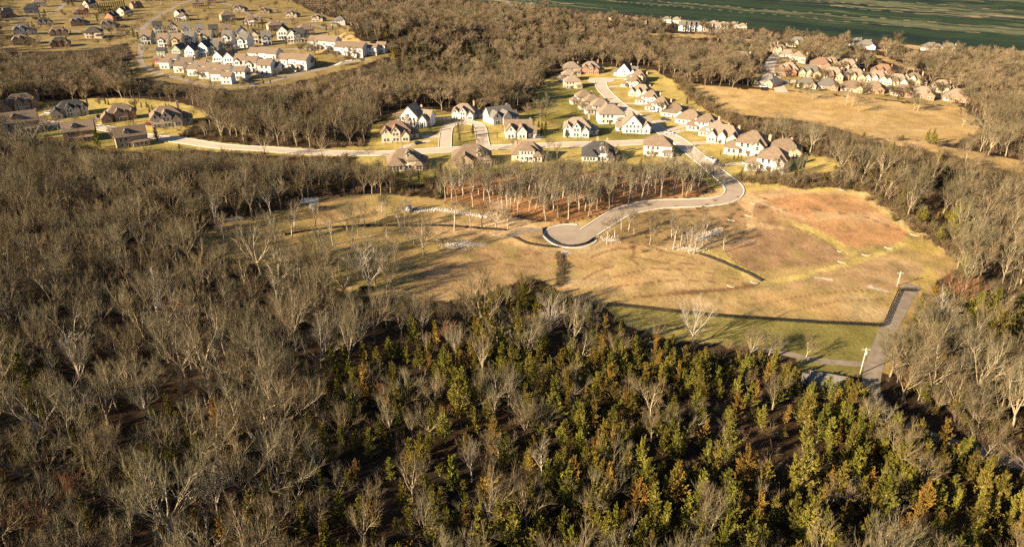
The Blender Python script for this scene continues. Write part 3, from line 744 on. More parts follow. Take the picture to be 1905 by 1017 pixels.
LEFT = [
 (42, 207, 'wide_gables', 'brick', 'brown', 'large brick house with brown roof and tall chimney at the far left of the street', 0, .92),
 (135, 217, 'wide_gables', 'cream', 'dark', 'cream house with dark roof and arched porch, second along the left street', 0, .85),
 (226, 225, 'wide_gables', 'brick', 'brown', 'brown brick house with dark roof shadows, third along the left street', 0, .80),
 (314, 237, 'gables', 'cream', 'brown', 'cream gabled house with sweeping brown roof where the left street meets the wood', 0, 1.1),
 (44, 250, 'dormer', 'tan', 'brown', 'tan house with wide brown roof half hidden by bare trees below the left street', 0, 1.15),
 (151, 264, 'dormer', 'brick', 'brown', 'orange brick house with white dormer in its plain brown roof', -4, 1.0),
 (249, 274, 'dormer', 'tan', 'brown', 'tan house with white dormer and rear porch at the edge of the wood', 4, 1.0),
]
for (u, v, k, w, r, lab, yaw, s) in LEFT: house(u, v, k, w, r, lab, yaw, s, G)

CN = {'white': 'white', 'cream': 'cream', 'tan': 'tan brick', 'brick': 'orange brick', 'redbrick': 'red brick', 'red': 'dark red', 'green': 'sage green', 'grey': 'grey', 'yellow': 'yellow', 'pink': 'pink'}
RN = {'brown': 'brown', 'tan': 'tan', 'grey': 'grey', 'dark': 'charcoal', 'rust': 'reddish'}
ORD = 'first second third fourth fifth sixth seventh eighth ninth tenth eleventh twelfth thirteenth fourteenth fifteenth sixteenth seventeenth eighteenth nineteenth twentieth'.split()
def rows(lst, place, group, cat='house', s0=1.0, maxwin=6):
    lst = sorted(lst)
    for i, t in enumerate(lst):
        u, v, k, w, r = t[:5]; yaw = t[5] if len(t) > 5 else 0; s = t[6] if len(t) > 6 else 1.0
        o = ORD[i] if i < 20 else 'last'
        house(u, v, k, w, r, f'{CN[w]} {cat}, {RN[r]} roof, {o} from left {place}', yaw, s * s0, group, cat, maxwin=maxwin)

TG = 'white townhouses on the upper left rise'
rows([(296, 63, 'town', 'white', 'dark'), (323, 65, 'town_gable', 'cream', 'dark'), (348, 67, 'town', 'white', 'grey'), (374, 69, 'town', 'white', 'grey'),
      (400, 70, 'town', 'pink', 'dark'), (424, 69, 'town', 'yellow', 'brown'), (451, 74, 'town_gable', 'white', 'dark'), (473, 81, 'town_gable', 'cream', 'dark'),
      (497, 84, 'town', 'white', 'grey'), (526, 75, 'town_gable', 'white', 'dark', -8, 1.15), (544, 81, 'town_gable', 'white', 'brown', -8), (558, 79, 'town', 'grey', 'dark')],
     'in the back row of townhouses', TG, 'townhouse', 1.12)
rows([(273, 84, 'town', 'green', 'brown', -18, 1.1), (304, 88, 'town', 'white', 'brown', -18), (330, 88, 'town', 'yellow', 'brown', -18), (353, 84, 'town', 'white', 'grey', -18),
      (385, 82, 'town', 'green', 'brown', -18), (406, 92, 'carriage', 'white', 'brown', -18), (423, 82, 'town', 'white', 'grey', -18), (431, 94, 'carriage', 'white', 'dark', -18, .8), (452, 89, 'town', 'white', 'grey', -28)],
     'in the second row of townhouses', TG, 'townhouse', 1.1)
rows([(300, 106, 'carriage', 'green', 'dark', -22, .85), (294, 120, 'carriage', 'red', 'brown', -22, .75), (329, 107, 'town_gable', 'green', 'dark', -30, .9), (354, 110, 'town_gable', 'white', 'dark', -34),
      (378, 105, 'town_gable', 'white', 'dark', -32, 1.05), (399, 102, 'town', 'green', 'grey', -20, .9)],
     'in the third row of townhouses', TG, 'townhouse', 1.1)
rows([(308, 129, 'carriage_house', 'white', 'brown', -26), (335, 136, 'carriage_house', 'white', 'brown', -26), (360, 142, 'carriage_house', 'white', 'brown', -26),
      (382, 147, 'carriage_house', 'white', 'brown', -26), (404, 151, 'carriage_house', 'white', 'brown', -26), (422, 157, 'carriage', 'white', 'brown', -26), (446, 150, 'carriage', 'white', 'brown', -26, 1.2)],
     'in the lowest row of townhouses', TG, 'townhouse', 1.05)
rows([(406, 122, 'town_gable', 'white', 'brown', -30), (426, 124, 'town_gable', 'white', 'brown', -26), (446, 129, 'town', 'white', 'brown', -24), (468, 134, 'town', 'white', 'brown', -24),
      (493, 141, 'carriage', 'white', 'brown', -26, 1.35), (510, 136, 'carriage', 'white', 'brown', -26, .9)],
     'in the short row before the long terrace', TG, 'townhouse', 1.08)
TR = 'long terraces of townhouses'
house(487, 116, 'row', 'white', 'brown', 'white terrace of three with brown roof, upper half of the long middle terrace', -33, 1.0, TR, 'terrace', 'terrace_house')
house(543, 128, 'row', 'white', 'brown', 'white terrace of three with brown roof, lower half of the long middle terrace', -33, 1.0, TR, 'terrace', 'terrace_house')
house(598, 93, 'row', 'white', 'brown', 'white terrace behind the round bare tree, left half of the right hand terraces', -30, 1.0, TR, 'terrace', 'terrace_house')
house(648, 105, 'row', 'white', 'brown', 'white terrace with a front gable end, nearest the wooded slope on the right', -30, 1.0, TR, 'terrace', 'terrace_house')
rows([(678, 99, 'carriage', 'white', 'brown', -24), (692, 103, 'carriage', 'white', 'brown', -24), (708, 99, 'carriage', 'white', 'brown', -24)],
     'past the right hand terraces', TG, 'townhouse', 1.1)

NG = 'brick houses of the top left neighbourhood'
rows([(16, 33, 'dormer', 'brick', 'brown', 30), (44, 66, 'gables', 'cream', 'grey'), (42, 84, 'gables', 'tan', 'brown', 0, .9), (60, 25, 'box', 'grey', 'dark'), (75, 14, 'box', 'cream', 'brown'),
      (84, 47, 'ranch_gables', 'cream', 'dark', 0, .8), (110, 67, 'ranch_gables', 'tan', 'brown', 0, .9), (114, 88, 'ranch_gables', 'brick', 'dark', 0, .9), (147, 49, 'gables', 'brick', 'grey', 0, .9)],
     'among the houses at the far top left', NG)
rows([(153, 28, 'boxwing', 'brick', 'rust', 0, .95), (175, 15, 'dormer', 'cream', 'dark', 40, .9), (174, 72, 'box', 'cream', 'dark', -14), (203, 54, 'gables', 'cream', 'brown', 0, .9),
      (220, 39, 'dormer', 'brick', 'dark', 60, .95), (240, 28, 'dormer', 'cream', 'dark', 55, .9), (258, 16, 'dormer', 'brick', 'rust', 30, .8), (282, 3, 'ranch', 'tan', 'brown'), (130, 5, 'ranch', 'redbrick', 'brown')],
     'left of the winding top left road', NG)
rows([(342, 31, 'dormer', 'cream', 'dark', 50, .75), (338, 39, 'boxwing', 'white', 'brown', -10, .85), (369, 13, 'dormer', 'brick', 'brown', 0, .8), (395, 6, 'box', 'brick', 'brown', 0, .7), (426, 39, 'box', 'tan', 'brown', 10),
      (446, 22, 'gables', 'cream', 'brown', 0, .8), (468, 46, 'rear_deck', 'white', 'brown', 0, .85), (493, 26, 'gables', 'tan', 'brown', 0, .75), (514, 58, 'box', 'tan', 'brown', 12, .95),
      (543, 33, 'gables', 'cream', 'brown', 0, .8), (571, 67, 'box', 'cream', 'brown', 12), (591, 41, 'gables', 'cream', 'brown', 0, .8), (632, 48, 'boxwing', 'white', 'grey', 0, .9)],
     'along the ridge above the townhouses', NG)
RG = 'brick houses across the right hand meadow'
rows([(1375, 124, 'ranch_gables', 'tan', 'tan', 0, 1.1), (1389, 91, 'ranch_gables', 'brick', 'rust', 0, .8), (1407, 103, 'ranch_gables', 'grey', 'grey', 0, .8), (1419, 160, 'ranch', 'tan', 'grey', -30, .9), (1434, 96, 'gables', 'tan', 'tan', 0, .7),
      (1450, 100, 'gables', 'tan', 'brown', 0, .7), (1464, 107, 'ranch', 'white', 'tan', 0, .7), (1482, 88, 'ranch_gables', 'cream', 'grey', 0, .9), (1482, 117, 'box', 'cream', 'tan', -14, .8), (1465, 141, 'gables', 'redbrick', 'tan', 0, .85)],
     'around the far right cul de sac', RG)
rows([(1506, 144, 'ranch_gables', 'tan', 'grey', 0, .85), (1547, 148, 'ranch_gables', 'tan', 'tan', 0, .85), (1588, 151, 'ranch_gables', 'tan', 'tan', 0, .85), (1628, 155, 'ranch_gables', 'cream', 'tan', 0, .85),
      (1667, 160, 'ranch_gables', 'cream', 'tan', 0, .8), (1697, 158, 'gables', 'cream', 'brown', 0, .75), (1748, 172, 'gables', 'cream', 'tan', 0, .75)],
     'in the middle row beyond the meadow', RG)
rows([(1525, 127, 'ranch', 'redbrick', 'rust', 0, .85), (1543, 121, 'ranch_gables', 'tan', 'tan', 0, .7), (1556, 131, 'ranch', 'redbrick', 'rust', 0, .6), (1575, 132, 'ranch_gables', 'tan', 'tan', 0, .85), (1562, 109, 'ranch', 'white', 'tan', 0, .55), (1640, 142, 'ranch_gables', 'redbrick', 'rust', 0, .85)],
     'in the back row beyond the meadow', RG)
rows([(1499, 164, 'ranch', 'cream', 'grey', 0, .75), (1538, 167, 'ranch', 'brick', 'grey', 0, .8), (1584, 172, 'ranch', 'tan', 'brown', 0, .85), (1622, 173, 'ranch', 'brick', 'brown', 0, .85),
      (1676, 180, 'ranch', 'brick', 'brown', 0, .85), (1714, 184, 'ranch', 'brick', 'tan', 0, .85), (1777, 190, 'ranch', 'brick', 'tan', 0, .9)],
     'in the front row at the meadow edge', RG)
FG = 'small far houses under the green plain'
rows([(919, 15, 'box', 'white', 'grey'), (938, 27, 'box', 'white', 'grey', 0, .7), (945, 13, 'box', 'grey', 'grey'), (960, 23, 'box', 'white', 'grey', 0, .7), (988, 15, 'box', 'grey', 'grey')],
     'in the far houses at the top centre', FG, s0=.6, maxwin=2)
rows([(1133, 38, 'box', 'cream', 'tan'), (1150, 40, 'box', 'tan', 'tan'), (1164, 42, 'box', 'cream', 'tan'), (1178, 45, 'box', 'tan', 'tan'), (1194, 45, 'box', 'cream', 'rust'), (1210, 46, 'box', 'white', 'tan'), (1240, 43, 'box', 'white', 'grey'),
      (1258, 44, 'box', 'cream', 'tan'), (1327, 51, 'box', 'tan', 'tan'), (1345, 53, 'box', 'cream', 'tan'), (1364, 53, 'box', 'white', 'tan'), (1380, 56, 'box', 'white', 'tan')],
     'in the upper row under the green plain', FG, s0=.6, maxwin=2)
rows([(1268, 58, 'town', 'white', 'grey'), (1277, 58, 'town', 'white', 'grey'), (1286, 58, 'town', 'white', 'grey'), (1295, 58, 'town', 'grey', 'grey'), (1303, 59, 'town', 'white', 'tan'), (1316, 60, 'town', 'cream', 'tan'),
      (1332, 60, 'town', 'white', 'tan'), (1347, 60, 'town', 'white', 'tan')],
     'in the lower far row under the green plain', FG, 'townhouse', .85, maxwin=2)
rows([(1594, 86, 'ranch', 'white', 'grey', 0, .8), (1610, 92, 'ranch', 'white', 'grey', 0, .9), (1728, 95, 'ranch', 'white', 'grey', 0, .8), (1742, 96, 'box', 'white', 'grey', 0, .6), (1762, 98, 'ranch_gables', 'white', 'grey', 0, .8), (1412, 82, 'box', 'white', 'tan', 0, .6)],
     'in the far fields at the right', FG, maxwin=3)
house(1540, 728, 'barn', 'grey', 'grey', 'small house with grey roof half hidden by trees left of the gravel lane', 8, .62, None, 'house', 'cottage')
HOUSES[-1] = (HOUSES[-1][0], HOUSES[-1][1], 3.5)
HOUSES = np.array(HOUSES)

# ------------------------------------------------------------------ tree prototypes
def branch(mb, p, d, L_, r0, r1, nseg, sides, up=0., wig=.12, rg=rng):
    pts = [Vector(p)]; d = Vector(d).normalized()
    for k in range(nseg):
        d = (d + Vector((rg.gauss(0, wig), rg.gauss(0, wig), rg.gauss(0, wig) * .6 + up))).normalized()
        pts.append(pts[-1] + d * (L_ / nseg))
    rad = [r0 + (r1 - r0) * k / nseg for k in range(nseg + 1)]
    if nseg == 1 and r1 < .012:
        q = d.to_track_quat('Z', 'Y'); n = len(mb.V)
        for i in range(3):
            t = 2.094 * i; mb.V.append(tuple(pts[0] + q @ Vector((r0 * math.cos(t), r0 * math.sin(t), 0))))
        mb.V.append(tuple(pts[1]))
        mb.F += [(n, n + 1, n + 3), (n + 1, n + 2, n + 3), (n + 2, n, n + 3)]; mb.M += [0] * 3
    else:
        mb.tube(pts, rad, sides, caps=False)
    return pts, d

def perp(d, ang, az):
    d = Vector(d).normalized()
    q = d.to_track_quat('Z', 'Y')
    return q @ Vector((math.sin(ang) * math.cos(az), math.sin(ang) * math.sin(az), math.cos(ang)))

def along(pts, t):
    f = t * (len(pts) - 1); i = min(int(f), len(pts) - 2); return pts[i].lerp(pts[i + 1], f - i), (pts[i + 1] - pts[i]).normalized()

def bare_tree(seed, Ht=16., trunk=.3, nl=5, spread=.6, n2=7, n3=6, n4=6, tw=.03, limb=.55, up=.06, l2=.26, l3=.14, l4=.075, lod=0):
    rg = random.Random(seed); A, B = MB(), MB()
    tl = Ht * trunk; r = Ht * .017
    tp, td = branch(A, (0, 0, -.8), (rg.gauss(0, .05), rg.gauss(0, .05), 1), tl + .8, r * 1.35, r * .85, 3 if lod else 4, 5 if lod else 8, 0, .04, rg)
    az0 = rg.random() * 6.28
    for i in range(nl):
        az = az0 + i * 2.4 + rg.gauss(0, .3)
        lead = i == 0
        p, dd = along(tp, 1.0 if i < 3 else .7 + .3 * rg.random())
        ang = spread * (.25 if lead else .7 + .5 * rg.random())
        d = perp(td, ang, az)
        L1 = Ht * limb * (1.15 if lead else .8 + .4 * rg.random())
        lp, ld = branch(A, p, d, L1, r * (.75 if lead else .55), r * .12, 3 if lod else 5, 4 if lod else 6, up, .13, rg)
        for j in range(n2):
            t = .25 + .75 * (j + rg.random()) / n2
            p2, d2 = along(lp, min(t, 1))
            dirn = perp(d2, .38 + .35 * rg.random(), j * 2.4 + rg.random())
            L2 = Ht * l2 * (1.2 - .5 * t) * (.7 + .6 * rg.random())
            bp, bd = branch(A, p2, dirn, L2, r * .29 * (1.3 - t * .7), r * .08, 2 if lod else 3, 3 if lod else 4, up * 1.2, .15, rg)
            for k in range(n3):
                t3 = .2 + .8 * (k + rg.random()) / n3
                p3, d3 = along(bp, min(t3, 1))
                dir3 = perp(d3, .32 + .4 * rg.random(), k * 2.4 + rg.random()) + Vector((0, 0, .22))
                L3 = Ht * l3 * (1.15 - .5 * t3) * (.6 + .7 * rg.random())
                if lod:
                    branch(B, p3, dir3 + Vector((0, 0, .25)), L3 * 1.3, tw * 2.0, .005, 1, 3, 0, 0, rg)
                    for m_ in range(n4):
                        p4 = Vector(p3) + dir3 * L3 * (.15 + .8 * rg.random())
                        branch(B, p4, perp(dir3, .4 + .5 * rg.random(), m_ * 2.4 + rg.random()) + Vector((0, 0, .2)), Ht * l4 * 1.4 * (.6 + .8 * rg.random()), tw * 1.3, .005, 1, 3, 0, 0, rg)
                    continue
                cp_, cd = branch(B, p3, dir3, L3, r * .075, .02, 2, 3, .05, .15, rg)
                for m_ in range(n4):
                    t4 = .15 + .85 * (m_ + rg.random()) / n4
                    p4, d4 = along(cp_, min(t4, 1))
                    branch(B, p4, perp(d4, .22 + .38 * rg.random(), m_ * 2.4 + rg.random()) + Vector((0, 0, .3)), Ht * l4 * (.5 + .9 * rg.random()), tw, .004, 1, 3, 0, 0, rg)
    return A, B

def cedar(seed, Ht=10., Rr=2.4, nb=48, nlf=34, lead=3, size=.55, upa=.75):
    """evergreen built of many feathery plumes"""
    rg = random.Random(seed); A, B = MB(), MB()
    A.tube([(0, 0, -.6), (0, 0, Ht * .4), (0, 0, Ht * .93)], [Ht * .018, Ht * .012, .02], 6)
    tips = [(0, 0, Ht)]
    for _ in range(lead):
        a = rg.random() * 6.28; q = Rr * rg.uniform(.3, .6)
        tips.append((math.cos(a) * q, math.sin(a) * q, Ht * rg.uniform(.6, .92)))
    for b in range(nb):
        ti = tips[0] if b % 2 == 0 else tips[(b // 2) % len(tips)]
        main = ti is tips[0]
        f = (b + rg.random()) / nb
        z = ti[2] * (.10 + .84 * f)
        ax = Vector((ti[0] * min(1, f * 1.5), ti[1] * min(1, f * 1.5), z))
        az = b * 2.39996 + rg.gauss(0, .4)
        L_ = max(Ht * .11, Rr * (1.05 - f) ** .65 * rg.uniform(.65, 1.3)) * (1 if main else .75)
        el = min(1.35, upa * (.45 + .85 * f) + rg.gauss(0, .16))
        d = Vector((math.cos(az) * math.cos(el), math.sin(az) * math.cos(el), math.sin(el)))
        p = Vector(ax); wd = (.16 + .17 * L_) * rg.uniform(.8, 1.2)
        bend = Vector((rg.gauss(0, .15), rg.gauss(0, .15), .35))
        for k in range(nlf):
            t = (k + rg.random()) / nlf
            q = p + d * (L_ * t) + bend * (L_ * t * t * .5)
            dd = (d + bend * t).normalized()
            w = wd * min(1, .35 + t * 2.5) * (1.02 - t) ** .75
            lat = Vector((rg.gauss(0, 1), rg.gauss(0, 1), rg.gauss(0, 1))); lat = (lat - dd * lat.dot(dd)).normalized()
            r_ = w * rg.random() ** .6
            ld = (dd * .75 + lat * .65).normalized()
            sz = size * rg.uniform(.6, 1.15) * (1.1 - .45 * t)
            sd = ld.cross(Vector((rg.gauss(0, 1), rg.gauss(0, 1), rg.gauss(0, 1)))).normalized() * sz * .24
            c = q + lat * r_
            n = len(B.V)
            B.V += [tuple(c - ld * sz * .5), tuple(c + sd), tuple(c + ld * sz * .6), tuple(c - sd)]
            B.F.append((n, n + 1, n + 2, n + 3)); B.M.append(0)
    return A, B

def shrub(seed, Ht=2.5, n=26, tw=.03):
    rg = random.Random(seed); B = MB()
    for i in range(n):
        az = rg.random() * 6.28; an = .2 + .8 * rg.random()
        p, d = branch(B, (rg.gauss(0, .4), rg.gauss(0, .4), -.2), (math.cos(az) * math.sin(an), math.sin(az) * math.sin(an), math.cos(an)), Ht * (.6 + .5 * rg.random()), tw * 1.3, tw * .6, 2, 3, .02, .15, rg)
        for k in range(9):
            q, dd = along(p, .25 + .75 * rg.random())
            branch(B, q, perp(dd, .3 + .6 * rg.random(), rg.random() * 6.28), Ht * .3 * (.5 + rg.random()), tw * .8, .004, 1, 3, 0, 0, rg)
    return B

BARE = []       # (kind, trunk mesh, crown mesh)
def proto(kind, AB, bark, twig, nm='bare'):
    A, B = AB
    return (kind, A.me(nm + '_trunk', [M[bark]], True), B.me(nm + '_crown', [M[twig]]))
for i in range(5):
    BARE.append(proto('broad', bare_tree(100 + i, 15, .16 + .04 * (i % 3), [7, 6, 8, 6, 7][i], [.85, .7, .95, .8, .75][i], 6, 6, 8, .017, .60, .075, .27, .155, .10), ['bark', 'bark', 'bark', 'pale_bark', 'bark'][i], ['grey_twig', 'twig', 'grey_twig', 'grey_twig', 'twig'][i]))
for i in range(4):
    BARE.append(proto('upright', bare_tree(200 + i, 16, .26 + .05 * (i % 2), 5, [.45, .55, .4, .5][i], 6, 6, 7, .017, .55, .09, .22, .14, .085), ['bark', 'pale_bark', 'bark', 'bark'][i], ['twig', 'grey_twig', 'grey_twig', 'twig'][i]))
PALE = [proto('pale', bare_tree(300 + i, 15, .22, 6, .7, 6, 5, 6, .018, .56, .075, .25, .14, .09), 'pale_bark', 'pale_bark') for i in range(2)]
RUST = [proto('rust', bare_tree(320, 11, .2, 6, .6, 7, 6, 8, .02, .55, .06), 'bark', 'rust_twig')]
GROVEP = [proto('grove', bare_tree(400 + i, 15.5, .48, 5, .55, 6, 5, 5, .019, .40, .07, .18, .12, .08), ['pale_bark', 'pale_bark', 'bark'][i], ['grey_twig', 'twig', 'grey_twig'][i]) for i in range(3)]
CEDAR = [proto('cedar', cedar(500 + i, 9.5, [2.6, 3.1, 2.2, 2.9][i], [54, 66, 48, 60][i], 58, [2, 4, 1, 3][i], .43), 'bark', 'cedar', 'cedar') for i in range(4)]
RCEDAR = [proto('rusty', cedar(520 + i, 8.5, 2.5, 54, 54, 3, .43), 'bark', 'rust_cedar', 'cedar') for i in range(2)]
YARD = [proto('yard', cedar(540, 5, 1.3, 46, 18, 0, .42, .6), 'bark', 'yard_ever', 'evergreen'), proto('column', cedar(541, 5, .7, 46, 16, 0, .36, 1.1), 'bark', 'yard_ever', 'evergreen')]

YARD.append(CEDAR[1])

def merged(AB, mats, name):
    A, B = AB
    m = MB(); m.V = A.V + B.V; n = len(A.V)
    m.F = A.F + [tuple(i + n for i in f) for f in B.F]; m.M = [0] * len(A.F) + [1] * len(B.F)
    return m.me(name, mats)
MIDL = [merged(bare_tree(600 + i, 15.5, .3, 5, [.75, .5, .65, .45, .6][i], 6, 5, 7, .026, .55, .07, .25, .15, .09), [M[['bark', 'bark', 'far_bark', 'far_bark', 'bark'][i]], M[['twig', 'grey_twig', 'twig', 'grey_twig', 'twig'][i]]], 'mid_tree') for i in range(5)]
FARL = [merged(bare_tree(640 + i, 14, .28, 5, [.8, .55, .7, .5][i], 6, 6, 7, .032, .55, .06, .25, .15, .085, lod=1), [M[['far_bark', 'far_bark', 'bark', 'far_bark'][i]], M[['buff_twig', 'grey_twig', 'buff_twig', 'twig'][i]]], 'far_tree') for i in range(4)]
EVERL = [merged(cedar(660 + i, 9.5, 2.6, 44, 18, 2, .8), [M['bark'], M[['cedar', 'dark_ever', 'cedar'][i]]], 'far_cedar') for i in range(3)]
EVERH = [merged(cedar(670 + i, 9.5, [2.6, 3.0, 2.3][i], [54, 64, 48][i], 56, [2, 4, 1][i], .43), [M['bark'], M[['cedar', 'cedar', 'rust_cedar'][i]]], 'near_cedar') for i in range(3)]
SHRUB = [shrub(680 + i, 2.6).me('shrub', [M['brush']]) for i in range(3)]
SHRUBG = [merged(cedar(690 + i, 2.2, 1.3, 30, 16, 2, .4), [M['bark'], M['cedar']], 'green_shrub') for i in range(1)]

# ------------------------------------------------------------------ scatter for what nobody could count
def scatter(name, meshes, pts, rot, scl, idx, label):
    pc = bpy.data.collections.new(name + '_kinds')
    for k, me in enumerate(meshes):
        o = bpy.data.objects.new('%s_kind_%02d' % (name, k), me); pc.objects.link(o)
    me = bpy.data.meshes.new(name)
    n = len(pts)
    me.vertices.add(n); me.vertices.foreach_set('co', np.asarray(pts, np.float32).ravel())
    for an, ty, dat, key in (('turn', 'FLOAT_VECTOR', np.asarray(rot, np.float32).ravel(), 'vector'), ('size', 'FLOAT_VECTOR', np.asarray(scl, np.float32).ravel(), 'vector'), ('which', 'INT', np.asarray(idx, np.int32), 'value')):
        a = me.attributes.new(an, ty, 'POINT'); a.data.foreach_set(key, dat)
    o = obj(name, me); tag(o, label, kind='stuff')
    ng = bpy.data.node_groups.new(name, 'GeometryNodeTree')
    ng.interface.new_socket('Geometry', in_out='INPUT', socket_type='NodeSocketGeometry')
    ng.interface.new_socket('Geometry', in_out='OUTPUT', socket_type='NodeSocketGeometry')
    N, L = ng.nodes, ng.links
    gi, go = N.new('NodeGroupInput'), N.new('NodeGroupOutput')
    ip = N.new('GeometryNodeInstanceOnPoints'); ci = N.new('GeometryNodeCollectionInfo')
    ci.inputs['Collection'].default_value = pc; ci.inputs['Separate Children'].default_value = True; ci.inputs['Reset Children'].default_value = True
    def na(an, ty):
        x = N.new('GeometryNodeInputNamedAttribute'); x.data_type = ty; x.inputs['Name'].default_value = an; return x.outputs['Attribute']
    L.new(gi.outputs[0], ip.inputs['Points']); L.new(ci.outputs[0], ip.inputs['Instance'])
    ip.inputs['Pick Instance'].default_value = True
    L.new(na('which', 'INT'), ip.inputs['Instance Index'])
    er = N.new('FunctionNodeEulerToRotation'); L.new(na('turn', 'FLOAT_VECTOR'), er.inputs[0])
    L.new(er.outputs[0], ip.inputs['Rotation']); L.new(na('size', 'FLOAT_VECTOR'), ip.inputs['Scale'])
    L.new(ip.outputs[0], go.inputs[0])
    md = o.modifiers.new('scatter', 'NODES'); md.node_group = ng
    return o

# ------------------------------------------------------------------ where the trees stand
def blocked(X, Y, pad=0):
    bad = np.zeros(len(X), bool)
    for i in range(0, len(X), 4000):
        s = slice(i, i + 4000)
        d = np.hypot(X[s, None] - ROADPTS[None, :, 0], Y[s, None] - ROADPTS[None, :, 1]) - ROADPTS[None, :, 2]
        h = np.hypot(X[s, None] - HOUSES[None, :, 0], Y[s, None] - HOUSES[None, :, 1]) - HOUSES[None, :, 2]
        bad[s] = (d.min(1) < pad) | (h.min(1) < pad)
    return bad

EVER = [  # polygons in photo pixels with the share of evergreens
 ([(1000, 700), (1150, 620), (1500, 690), (1700, 790), (1905, 880), (1905, 1100), (1000, 1100)], .84),
 ([(560, 720), (800, 640), (1000, 600), (1060, 700), (1000, 1100), (520, 1100)], .62),
 ([(0, 640), (130, 600), (130, 760), (60, 820), (0, 800)], .30),
 ([(0, 820), (560, 760), (560, 1100), (0, 1100)], .27),
 ([(800, 560), (880, 535), (1000, 515), (1070, 545), (1120, 600), (1000, 640), (860, 600)], .5),
 ([(1660, 560), (1905, 560), (1905, 760), (1720, 760), (1640, 690)], .34),
 ([(1600, 260), (1740, 280), (1800, 400), (1830, 520), (1720, 440), (1640, 340)], .45),
 ([(1380, 318), (1620, 318), (1640, 350), (1380, 345)], .45),
 ([(1120, 312), (1330, 318), (1330, 345), (1120, 325)], .55),
 ([(640, 60), (760, 60), (950, 110), (900, 160), (760, 150), (640, 100)], .92),
 ([(400, 150), (620, 140), (720, 190), (560, 260), (400, 210)], .28),
 ([(940, 20), (1100, 40), (1100, 75), (940, 80)], .3),
]
def grid_points(y0, y1, sp, k=.42):
    out = []
    ny = int((y1 - y0) / (sp * .866))
    for r in range(ny):
        y = y0 + r * sp * .866
        half = y * .80 + 70
        n = int(2 * half / sp)
        x = -half + (np.arange(n) + (.5 if r % 2 else 0)) * sp
        out.append(np.stack([x + nrng.normal(0, sp * k * .5, n), np.full(n, y) + nrng.normal(0, sp * k * .5, n)], -1))
    return np.concatenate(out)

def forest(zones, tall):
    PTS = np.concatenate([grid_points(*z) for z in zones])
    X, Y = PTS[:, 0], PTS[:, 1]; Z = hgt(X, Y)
    U, V_, D = project(X, Y, Z)
    keep = np.ones(len(X), bool); lim = np.ones(len(X))
    uu, vv = U + nrng.normal(0, 4, len(X)), V_ + nrng.normal(0, 2, len(X))
    for p in OPEN + [GROVE]: keep &= ~inpoly(uu, vv, p)
    others = [p for p in OPEN if p is not GREEN]
    for f in (.28, .45, .6, .75, .88, 1.0):      # a crown that would stand in front of open ground is a smaller tree, or none
        u1, v1, _d = project(X, Y, Z + tall * f)
        v1 = v1 + nrng.normal(0, 2.5, len(X))
        for p in others:
            lim = np.where(inpoly(u1, v1, p), np.minimum(lim, f - .1 if p is not FIELD else f + .02), lim)
    ug, vg, _d = project(X, Y, Z + 8)
    keep &= (lim > .4) & ~inpoly(ug, vg, GREEN)
    keep &= ~inpoly(U, V_, [(1660, 745), (1760, 775), (1905, 835), (2100, 900), (2100, 930), (1905, 880), (1780, 842), (1690, 800)])
    keep &= ~blocked(X, Y, .5)
    pe = np.full(len(X), .03)
    for poly, s in EVER: pe = np.where(inpoly(U, V_, poly), s, pe)
    return [a[keep] for a in (X, Y, U, V_, D, pe, lim)]

bx, by, bu_, bv_, bd_, bpe, blim = forest([(70, 215, 7.3), (215, 330, 6.7), (330, 520, 7.0), (520, 760, 7.8), (760, 1150, 9)], 15)
k = nrng.random(len(bx)) > np.where(by < 330, min(1, 1) * (.12 + .72 * bpe), .12 + .55 * bpe)
cx_, cy_, cu_, cv_, cd_, cpe, clim = forest([(70, 215, 3.7), (215, 330, 4.6), (330, 520, 6.5), (520, 760, 8), (760, 1150, 11)], 9)
clump = fbm(cx_ / 16, cy_ / 16, 91, 2)
kc = nrng.random(len(cx_)) < np.clip(cpe * (.45 + 1.1 * np.clip((clump - .25) / .5, 0, 1)), 0, .95)
X = np.concatenate([bx[k], cx_[kc]]); Y = np.concatenate([by[k], cy_[kc]]); U = np.concatenate([bu_[k], cu_[kc]]); V_ = np.concatenate([bv_[k], cv_[kc]])
D = np.concatenate([bd_[k], cd_[kc]]); pe_ = np.concatenate([bpe[k], cpe[kc]]); lim = np.concatenate([blim[k], clim[kc]])
ever = np.concatenate([np.zeros(k.sum(), bool), np.ones(kc.sum(), bool)])

def pct(u): return max(1, min(99, int(round(u))))
def place_words(u, v):
    return f'{pct(u / PW * 100)} percent across and {pct(v / PH * 100)} percent down the photo'
SEEN = {}
def unique(lab):
    return lab

def plant(name, pr, x, y, s, sz, rz, label, cat, group, tilt=0.0):
    root = empty(name, (x, y, H(x, y)), rz)
    root.scale = (s, s, s * sz); root.rotation_euler.x = tilt
    tag(root, label, cat, group)
    obj('trunk', pr[1], root); obj('crown', pr[2], root)
    return root

